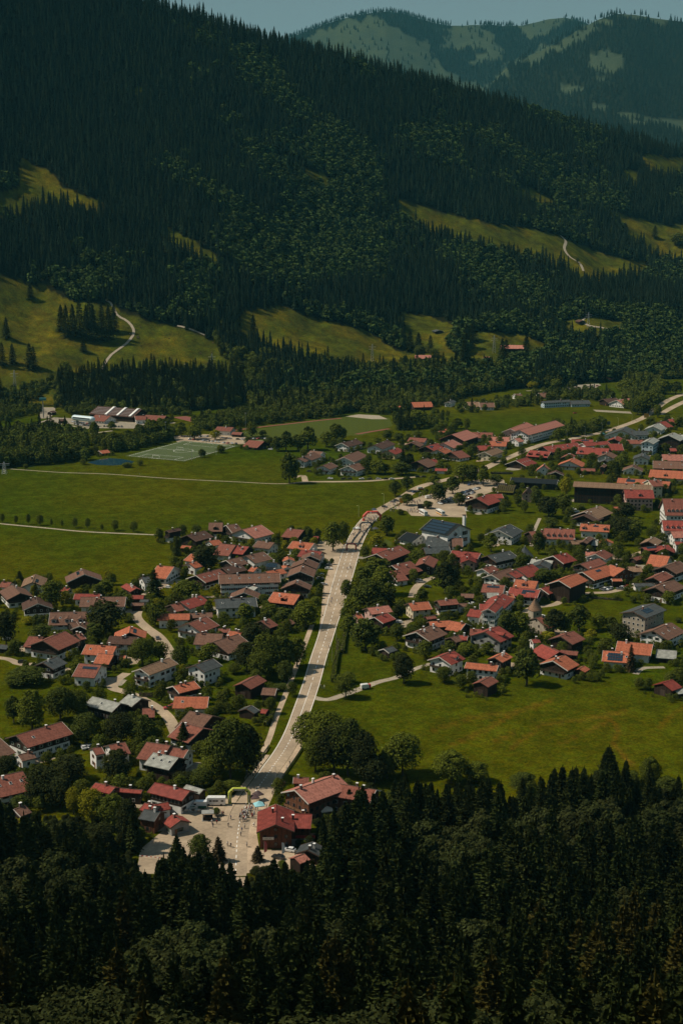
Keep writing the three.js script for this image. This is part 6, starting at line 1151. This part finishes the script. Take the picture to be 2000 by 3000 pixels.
// ---------------------------------------------------------------- street furniture, sports kit, pylons, hedges, cows
function lampPost(px, py, h, label) { const p = onLand(px, py), o = thing('lamp_post', label, 'lamp post', p); mesh('pole', bar([0, 0, 0], [0, h, 0], 0.09, 6, 0.06), M.alu, o); mesh('arm', bar([0, h, 0], [-1.1, h + 0.15, 0], 0.05, 5), M.alu, o); box('lamp_head', o, M.cap, -1.2, h + 0.12, 0, 0.6, 0.12, 0.25); THINGS.push({ o, look: 'slim grey lamp post', px, py }); }
for (const [t, x, y, h] of [['j', 965, 985, 9], ['f', 1480, 1370, 9], ['f', 1520, 1190, 9], ['f', 1440, 1410, 9], ['g', 95, 640, 7], ['c', 158, 1300, 8], ['c', 388, 1185, 8], ['d', 500, 595, 9], ['d', 665, 555, 9], ['d', 822, 520, 9], ['d', 970, 470, 9], ['d', 1095, 430, 9], ['h', 160, 860, 7], ['j', 725, 880, 3]]) lampPost(...tp(t, x, y), h, '');
for (const [x, y, h] of [[195, 780, 20], [420, 730, 20], [690, 530, 20]]) { const [px, py] = tp('b', x, y), p = onPlane(px, py, 0), o = thing('floodlight_mast', '', 'mast', p); mesh('mast', bar([0, 0, 0], [0, h, 0], 0.16, 6, 0.08), M.alu, o); for (const s of [-0.5, 0.5]) box('floodlight', o, M.cap, s, h, 0, 0.7, 0.4, 0.2); THINGS.push({ o, look: 'tall thin floodlight mast', px, py }); }
for (const [x, y] of [[1300, 620], [1525, 600]]) { const [px, py] = tp('a', x, y), p = onPlane(px, py, 0), o = thing('floodlight_mast', '', 'mast', p); mesh('mast', bar([0, 0, 0], [0, 18, 0], 0.16, 6, 0.08), M.alu, o); box('floodlight', o, M.cap, 0, 18, 0, 1.2, 0.4, 0.2); THINGS.push({ o, look: 'tall thin floodlight mast', px, py }); }
function goal(u, v, turn) { const q = pitchAt(u, v), o = thing('football_goal', '', 'goal', [q[0], 0.04, q[1]], turn); for (const s of [-3.6, 3.6]) mesh('post', bar([s, 0, 0], [s, 2.4, 0], 0.09, 6), M.paint, o); mesh('crossbar', bar([-3.6, 2.4, 0], [3.6, 2.4, 0], 0.09, 6), M.paint, o); mesh('back_bar', merge([bar([-3.6, 2.4, 0], [-3.6, 0.1, -1.6], 0.05, 5), bar([3.6, 2.4, 0], [3.6, 0.1, -1.6], 0.05, 5), bar([-3.6, 0.1, -1.6], [3.6, 0.1, -1.6], 0.05, 5)]), M.paint, o); const [px, py] = toPhoto(q[0], 0, q[1]); THINGS.push({ o, look: 'white football goal', px, py }); }
{ const a = PITCH_RING[0], b = PITCH_RING[1], t = Math.atan2(-(b[1] - a[1]), b[0] - a[0]); goal(0.5, 0.03, t + Math.PI); goal(0.5, 0.97, t); goal(0.42, 0.52, t); }
function postFence(ringPts, gap, h, label, rail = true) { // posts and rails, each its own part
  const first = ringPts[0], o = thing('fence', label, 'fence', [first[0], 0.02, first[1]]);
  for (let k = 1; k < ringPts.length; k++) { const [ax, az] = ringPts[k - 1], [bx_, bz] = ringPts[k], L = Math.hypot(bx_ - ax, bz - az), n = Math.max(1, Math.round(L / gap)), t = Math.atan2(-(bz - az), bx_ - ax); for (let i = 0; i < n; i++) box('post', o, M.darkframe, lerp(ax, bx_, i / n) - first[0], h / 2, lerp(az, bz, i / n) - first[1], 0.12, h, 0.12); for (const y of rail ? [h * 0.45, h * 0.95] : [h * 0.95]) box('rail', o, M.darkframe, (ax + bx_) / 2 - first[0], y, (az + bz) / 2 - first[1], L, 0.08, 0.06, t); }
}
{ const [a, b, c] = PITCH_RING; postFence([[a[0] - 2, a[1] + 2], [b[0] + 1, b[1] + 3], [c[0] + 3, c[1]]], 4, 2.2, 'dark post fence around the near side of the football pitch'); }
{ // bridge railings of green-grey palings
  const rail = (off, p0, p1, label) => { const i0 = Math.min(roadAt(...p0), roadAt(...p1)), i1 = Math.max(roadAt(...p0), roadAt(...p1)), l = ROAD.slice(i0, i1 + 1), o = thing('bridge_railing', label, 'railing', [l[0].x, 0.02, l[0].z]); for (let i = 1; i < l.length; i++) { const a = l[i - 1], b = l[i], ax = a.x + a.nx * off, az = a.z + a.nz * off, ex = b.x + b.nx * off, ez = b.z + b.nz * off, L = Math.hypot(ex - ax, ez - az), t = Math.atan2(-(ez - az), ex - ax); for (const y of [0.25, 1.1]) box('rail', o, wallMat('G'), (ax + ex) / 2 - l[0].x, y, (az + ez) / 2 - l[0].z, L + 0.05, 0.1, 0.1, t); for (let k = 0; k < 3; k++) { const u = (k + 0.5) / 3; box('paling', o, M.pale ??= std(lin(0.2, 0.2, 0.12)), lerp(ax, ex, u) - l[0].x, 0.68, lerp(az, ez, u) - l[0].z, 0.9, 0.95, 0.06, t); } } };
  rail(-6.6, [826, 2190], [748, 2290], 'grey-green slatted railing on the left of the road bridge'); rail(6.6, [860, 2190], [800, 2280], 'grey-green slatted railing on the right of the road bridge');
}
function pylon(px, py, h, label) { const p = onLand(px, py), o = thing('electricity_pylon', '', 'pylon', p), gs = []; for (const x of [-1, 1]) for (const z of [-1, 1]) gs.push(bar([x * 2, 0, z * 2], [x * 0.3, h, z * 0.3], 0.14, 4)); for (let k = 0; k < 7; k++) { const t = k / 7, w = lerp(2, 0.3, t), w2 = lerp(2, 0.3, t + 0.14), y = h * t, y2 = h * (t + 0.14); gs.push(bar([-w, y, w], [w2, y2, w2], 0.09, 4), bar([w, y, w], [-w2, y2, w2], 0.09, 4)); } mesh('lattice', merge(gs), M.alu, o); for (const y of [0.72, 0.84]) mesh('cross_arm', bar([-4.5, h * y, 0], [4.5, h * y, 0], 0.14, 4), M.alu, o); THINGS.push({ o, look: 'thin lattice electricity pylon', px, py }); }
for (const [x, y, h] of [[622, 1098, 26], [45, 1150, 26], [1090, 1062, 24], [1446, 1035, 24], [1722, 960, 22], [14, 1388, 10]]) pylon(x, y, h);
{ // grazing cattle
  const J = [[-0.75, 1.05, 0, 0.7, 1.1, 0, 0.34, 0.36], [0.75, 1.15, 0, 1.15, 1.1, 0, 0.22, 0.16], [1.15, 1.05, 0, 1.5, 0.8, 0, 0.16, 0.11], [-0.7, 0.85, 0.22, -0.72, 0.45, 0.22, 0.13, 0.08], [-0.72, 0.45, 0.22, -0.68, 0.03, 0.22, 0.07, 0.07], [-0.7, 0.85, -0.22, -0.66, 0.45, -0.22, 0.13, 0.08], [-0.66, 0.45, -0.22, -0.62, 0.03, -0.22, 0.07, 0.07], [0.62, 0.85, 0.22, 0.66, 0.42, 0.22, 0.11, 0.07], [0.66, 0.42, 0.22, 0.64, 0.03, 0.22, 0.06, 0.06], [0.62, 0.85, -0.22, 0.58, 0.42, -0.22, 0.11, 0.07], [0.58, 0.42, -0.22, 0.6, 0.03, -0.22, 0.06, 0.06], [-1.08, 1.2, 0, -1.15, 0.6, 0, 0.05, 0.04], [1.15, 1.2, 0.2, 1.15, 1.18, 0.1, 0.05, 0.05], [1.15, 1.2, -0.2, 1.15, 1.18, -0.1, 0.05, 0.05]];
  const N = 40, mc = new MarchingCubes(N, M.bark, false, false, 30000), S = 1.65, f = new Float32Array(N ** 3); mc.isolation = 0;
  for (let k = 0; k < N; k++) for (let j = 0; j < N; j++) for (let i = 0; i < N; i++) { const x = (i / (N / 2) - 1) * S, y = (j / (N / 2) - 1) * S + 0.8, z = (k / (N / 2) - 1) * S; let d = 1; if (Math.abs(z) < 0.7) for (const b of J) { const ax = b[3] - b[0], ay = b[4] - b[1], az = b[5] - b[2], px = x - b[0], py = y - b[1], pz = z - b[2], t = clamp((px * ax + py * ay + pz * az) / (ax * ax + ay * ay + az * az), 0, 1), e = Math.hypot(px - ax * t, py - ay * t, pz - az * t) - lerp(b[6], b[7], t), h = clamp(0.5 + 0.5 * (d - e) / 0.08, 0, 1); d = lerp(d, e, h) - 0.08 * h * (1 - h); } f[k * N * N + j * N + i] = -d; }
  mc.field.set(f); mc.update(); const P = []; for (let v = 0; v < mc.count; v++) P.push(mc.positionArray[v * 3] * S, mc.positionArray[v * 3 + 1] * S + 0.8, mc.positionArray[v * 3 + 2] * S); let g = new THREE.BufferGeometry(); g.setAttribute('position', new THREE.Float32BufferAttribute(P, 3)); g = mergeVertices(g, 1e-3); g.computeVertexNormals();
  const r = rng(66), mats = [std(lin(0.05, 0.03, 0.02)), std(lin(0.1, 0.06, 0.035)), std(lin(0.4, 0.33, 0.24))];
  for (let k = 0; k < 26; k++) { const px = 330 + 300 * r(), py = 960 + 125 * r(); if (!inside(MEADOWS[0], px, py) || (px > 480 && py < 990)) continue; const p = onLand(px, py), m = mats[Math.floor(r() * 3)], o = thing('cow', 'small cow grazing on the wide hill meadow right of the track', 'cow', p, r() * 6.28, 'cows on the hill meadow'); mesh('body', g, m, o); o.scale.setScalar(1.1); }
}
{ // stones, kiosk, signs, flags, benches, flower boxes
  const p = onPlane(...tp('j', 165, 1180), 0), o = thing('stone_heap', 'heap of pale boulders on a raised bed beside the green van', 'stones', [p[0], 0.02, p[2]]), r = rng(31), st = std(lin(0.45, 0.4, 0.33), { roughness: 1 }); box('bed_wall', o, wallMat('G'), 0, 0.2, 1.6, 17, 0.5, 0.35);
  for (let k = 0; k < 34; k++) { const m = mesh('boulder', new THREE.DodecahedronGeometry(0.45 + 0.25 * r(), 0), st, o); m.position.set((r() - 0.55) * 9, 0.35 + 0.7 * r() * (k % 3 === 0 ? 1 : 0.3), (r() - 0.5) * 3); m.scale.set(1.2, 0.8, 1); m.rotation.set(r() * 3, r() * 3, 0); }
  const q = onPlane(...tp('j', 342, 1258), 0), k = thing('kiosk', 'small dark kiosk with flat grey roof on the forecourt', 'kiosk', [q[0], 0.02, q[2]], 0.1); box('counter', k, wallMat('D'), 0, 0.65, 0, 3.4, 1.3, 2.4); box('flat_roof', k, wallMat('G'), 0, 2.75, 0, 4.2, 0.2, 3.2); for (const x of [-1.6, 1.6]) for (const z of [-1.1, 1.1]) box('post', k, M.timber, x, 2, z, 0.14, 1.4, 0.14); box('base', k, wallMat('G'), 0, 0.06, 0, 4, 0.12, 3);
  const sign = (px, py, w, h, y, m, label) => { const p2 = onPlane(px, py, 0), s = thing('road_sign', label, 'sign', [p2[0], 0, p2[2]]); for (const x of [-0.4, 0.4]) mesh('post', bar([x * w, 0, 0], [x * w, y, 0], 0.06, 6), M.alu, s); box('panel', s, m, 0, y + h / 2 - 0.1, 0.05, w, h, 0.08); };
  sign(...tp('c', 555, 1195), 3.4, 3.2, 2.2, std(lin(0.5, 0.22, 0.01)), 'orange town sign panel beside the road by the square'); sign(...tp('d', 1228, 405), 5, 4.5, 2, std(lin(0.5, 0.24, 0.02)), 'large orange sign panel beside the far road'); sign(...tp('d', 880, 470), 3.6, 3.6, 2, std(lin(0.05, 0.07, 0.09)), 'dark blue sign panel standing in the far green field'); sign(...tp('c', 730, 1225), 5, 3.4, 0.3, M.ink, 'dark board standing on the square beside the trees');
  const flag = (px, py, c, label) => { const p3 = onPlane(px, py, 0), s = thing('feather_flag', label, 'flag', [p3[0], 0, p3[2]], 0.1); mesh('pole', bar([0, 0, 0], [0, 5.2, 0], 0.04, 5), M.alu, s); const sh = new THREE.Shape([[0, 1.2], [0.9, 1.6], [1.0, 3.6], [0.75, 4.9], [0, 5.2]].map(a => new THREE.Vector2(...a))); mesh('cloth', new THREE.ExtrudeGeometry(sh, { depth: 0.03, bevelEnabled: false }), std(lin(...c)), s); };
  flag(...tp('s', 826, 2512), [0.5, 0.6, 0.65], 'pale blue and white feather flag beside the white car'); flag(...tp('s', 774, 2508), [0.5, 0.12, 0.12], 'pink-red feather flag in front of the chalet');
  const um = onPlane(...tp('s', 894, 2446), 0), u = thing('parasol', 'closed white parasol on the chalet terrace', 'parasol', [um[0], 0, um[2]]); mesh('pole', bar([0, 0, 0], [0, 5.6, 0], 0.05, 6), M.alu, u); mesh('folded_cloth', new THREE.CylinderGeometry(0.1, 0.38, 2.9, 8).translate(0, 4.1, 0), M.cap, u);
  const tr = thing('terrace', 'raised terrace with red railing behind the grey plank fence', 'terrace', (() => { const z = onPlane(...tp('s', 895, 2460), 0); return [z[0], 0, z[2]]; })()); box('deck', tr, M.timber2, 0, 1.3, 0, 6.5, 0.25, 4); box('railing', tr, M.tail, 0, 1.95, 2.0, 6.5, 0.9, 0.1); for (const x of [-3, 0, 3]) box('post', tr, M.timber, x, 0.65, 1.9, 0.2, 1.3, 0.2);
  const pf = thing('plank_fence', 'weathered grey plank fence in front of the chalet terrace', 'fence', (() => { const z = onPlane(...tp('s', 868, 2478), 0); return [z[0], 0, z[2]]; })()); for (let i = 0; i < 26; i++) for (let y = 0; y < 1; y++) box('plank', pf, wallMat('G'), (i - 12.5) * 0.42, 1.2, 0, 0.38, 2.4, 0.06);
  for (const [x, y] of [[1030, 925], [1022, 940], [1015, 955], [1008, 968]]) { const z = onPlane(...tp('j', x, y), 0), b = thing('beer_table', '', 'table', [z[0], 0.02, z[2]], 0.15); box('table_top', b, M.timber2, 0, 0.75, 0, 2.2, 0.06, 0.6); for (const s of [-1, 1]) { box('bench', b, M.timber2, 0, 0.46, s * 0.62, 2.2, 0.05, 0.28); box('leg', b, M.alu, s * 0.85, 0.38, 0, 0.06, 0.74, 0.5); box('bench_leg', b, M.alu, s * 0.85, 0.23, s * 0.62, 0.06, 0.44, 0.26); } const [px, py] = tp('j', x, y); THINGS.push({ o: b, look: 'pale wooden beer table with benches', px, py }); }
  // barriers
  const gate = onPlane(...tp('s', 440, 2518), 0), gt = thing('barrier_pole', 'red and white barrier pole at the forecourt edge', 'barrier', [gate[0], 0, gate[2]], -0.25); for (let i = 0; i < 10; i++) box('pole_section', gt, i % 2 ? M.tail : M.print, (i - 4.5) * 0.75, 1.0, 0, 0.75, 0.14, 0.1); box('stand', gt, wallMat('G'), 3.9, 0.5, 0, 0.3, 1.1, 0.3);
}
// hedges
function hedge(tile, pts, w, h, label) { const l = lineFromPhoto(pts.map(p => [...tp(tile, ...p), 1]), 0.7), pos = [], col = [], r = rng(pts[0][0]); for (const q of l) for (let k = 0; k < 16 * h; k++) { const c = V(q.x - l[0].x + (r() - 0.5) * w, h * Math.pow(r(), 0.6), q.z - l[0].z + (r() - 0.5) * w), d = randDir(r).add(V(0, 0.5, 0)).normalize(), u = randDir(r).cross(d).normalize(), v = d.clone().cross(u); card(pos, col, c, u.multiplyScalar(0.28), v.multiplyScalar(0.24), 0.75 + 0.5 * r()); } const o = thing('hedge', label, 'hedge', [l[0].x, 0, l[0].z]); mesh('foliage', cardGeo(pos, col), M.leaf[1], o); const g = ribbonGeo(l, 0, w * 0.7, h * 0.8, h * 0.8); g.translate(-l[0].x, 0, -l[0].z); mesh('branches', g, M.bark, o); }
hedge('f', [[1545, 1200], [1520, 1360], [1500, 1480], [1490, 1568]], 2.2, 2.4, 'long clipped hedge along the right edge of the main road'); hedge('g', [[40, 1110], [20, 1200], [5, 1300]], 2.2, 2.4, 'dark hedge on the lawn right of the main road'); hedge('h', [[640, 790], [800, 800], [1000, 815]], 1.2, 1.5, 'low hedge along the top of the right village field'); hedge('j', [[940, 300], [910, 350], [870, 400]], 1.8, 2.2, 'short hedge between the small sheds and the footpath'); hedge('c', [[1370, 905], [1568, 905]], 2, 2, 'hedge beside the road above the planted roof'); hedge('g', [[865, 925], [1060, 905]], 1.5, 1.8, 'clipped hedge in front of the cream-walled house garden'); hedge('i', [[1165, 108], [1230, 118]], 1, 1.2, 'low hedge beside the village street bend'); hedge('i', [[1285, 125], [1405, 135]], 1.5, 2.4, 'tall clipped green hedge panel at the village street');
// ---------------------------------------------------------------- labels that single things out
const LANDMARKS = [['the yellow-green arch', 633, 2330], ['the big red arch', 1088, 1505], ['the football pitch', 533, 1322], ['the long white apartment row', 730, 1695], ['the long grey-roofed white house', 690, 1775], ['the black-roofed community hall', 1310, 1560], ['the huge orange-roofed barn', 1665, 1705], ['the modern beige building', 1880, 1810], ['the long dark hotel block', 1790, 1430], ['the grand white hotel', 1950, 1510], ['the pink-roofed school', 1570, 1250], ['the big sports hall', 335, 1205], ['the running track', 900, 1240], ['the two buses', 1265, 1500], ['the timber inn', 920, 2310], ['the meadow-edge gabled house', 245, 1680], ['the road bridge', 790, 2240], ['the grey shingle house', 320, 2050], ['the five-chimney house', 1240, 1855], ['the solar panel house', 1790, 1920], ['the hay barn', 1370, 2010], ['the red guesthouse', 1400, 1470], ['the large left chalet', 160, 1880], ['the pale farm track', 220, 1555], ['the small red arch', 1028, 1595], ['the pond', 320, 1355], ['the tall white-gabled house', 1420, 1790], ['the dark roadside barn', 730, 1995], ['the pink-roofed white house', 740, 1560], ['the far left long house', 110, 2135], ['the salmon-roofed house', 1225, 1780], ['the pale blue school', 1650, 1185], ['the hill track', 340, 1020], ['the stacked-balcony hotel', 1890, 1300]];
const ORD = ['', ', nearest to it', ', second nearest to it', ', third nearest to it', ', fourth nearest to it', ', fifth nearest to it', ', sixth nearest to it', ', seventh nearest to it', ', eighth nearest to it', ', ninth nearest to it', ', tenth nearest to it', ', eleventh nearest to it', ', twelfth nearest to it'];
const buckets = new Map();
function queue(o, look, px, py, skipSelf) {
  let best = null, bd = 1e9; for (const m of LANDMARKS) { const d = Math.hypot(m[1] - px, (m[2] - py) * 1.3); if (d < bd && d > skipSelf) { bd = d; best = m; } }
  const dx = px - best[1], dy = py - best[2], rel = Math.abs(dx) > Math.abs(dy) * 1.2 ? (dx < 0 ? 'left of' : 'right of') : dy < 0 ? 'behind' : 'in front of', key = `${look} ${rel} ${best[0]}`;
  if (!buckets.has(key)) buckets.set(key, []); buckets.get(key).push([bd, o]);
}
for (const h of HOUSES) {
  if (h.special) { h.o.userData.label = h.special; continue; }
  const f = h.opts.some(o => o[0] === 'p') ? ' and panels' : h.opts.some(o => o[0] === 'd') ? ' and dormers' : h.opts.some(o => o[0] === 'b') ? ' and balcony' : '';
  const size = h.shed ? 'small ' : h.L > 25 ? 'long ' : '';
  queue(h.o, `${size}${h.roof}-roofed ${h.shed ? 'shed' : 'house'} with ${h.wall} walls${f}`, h.px, h.py, 12);
}
for (const t of TREES) queue(t.o, t.fixed ? 'small young tree' : t.h < 7 && !/hill/.test(t.look) ? 'small ' + t.look.replace('large ', '') : t.look, t.px, t.py, 0);
for (const t of THINGS) { queue(t.o, t.look, t.px, t.py, 0); if (t.cat) t.o.userData.group = t.cat; }
for (const [key, list] of buckets) { list.sort((a, b) => a[0] - b[0]); list.forEach(([, o], i) => { o.userData.label = list.length > 1 ? key + (ORD[i + 1] ?? `, ${i + 1}th nearest to it`) : key; }); }

renderer.render(scene, camera);
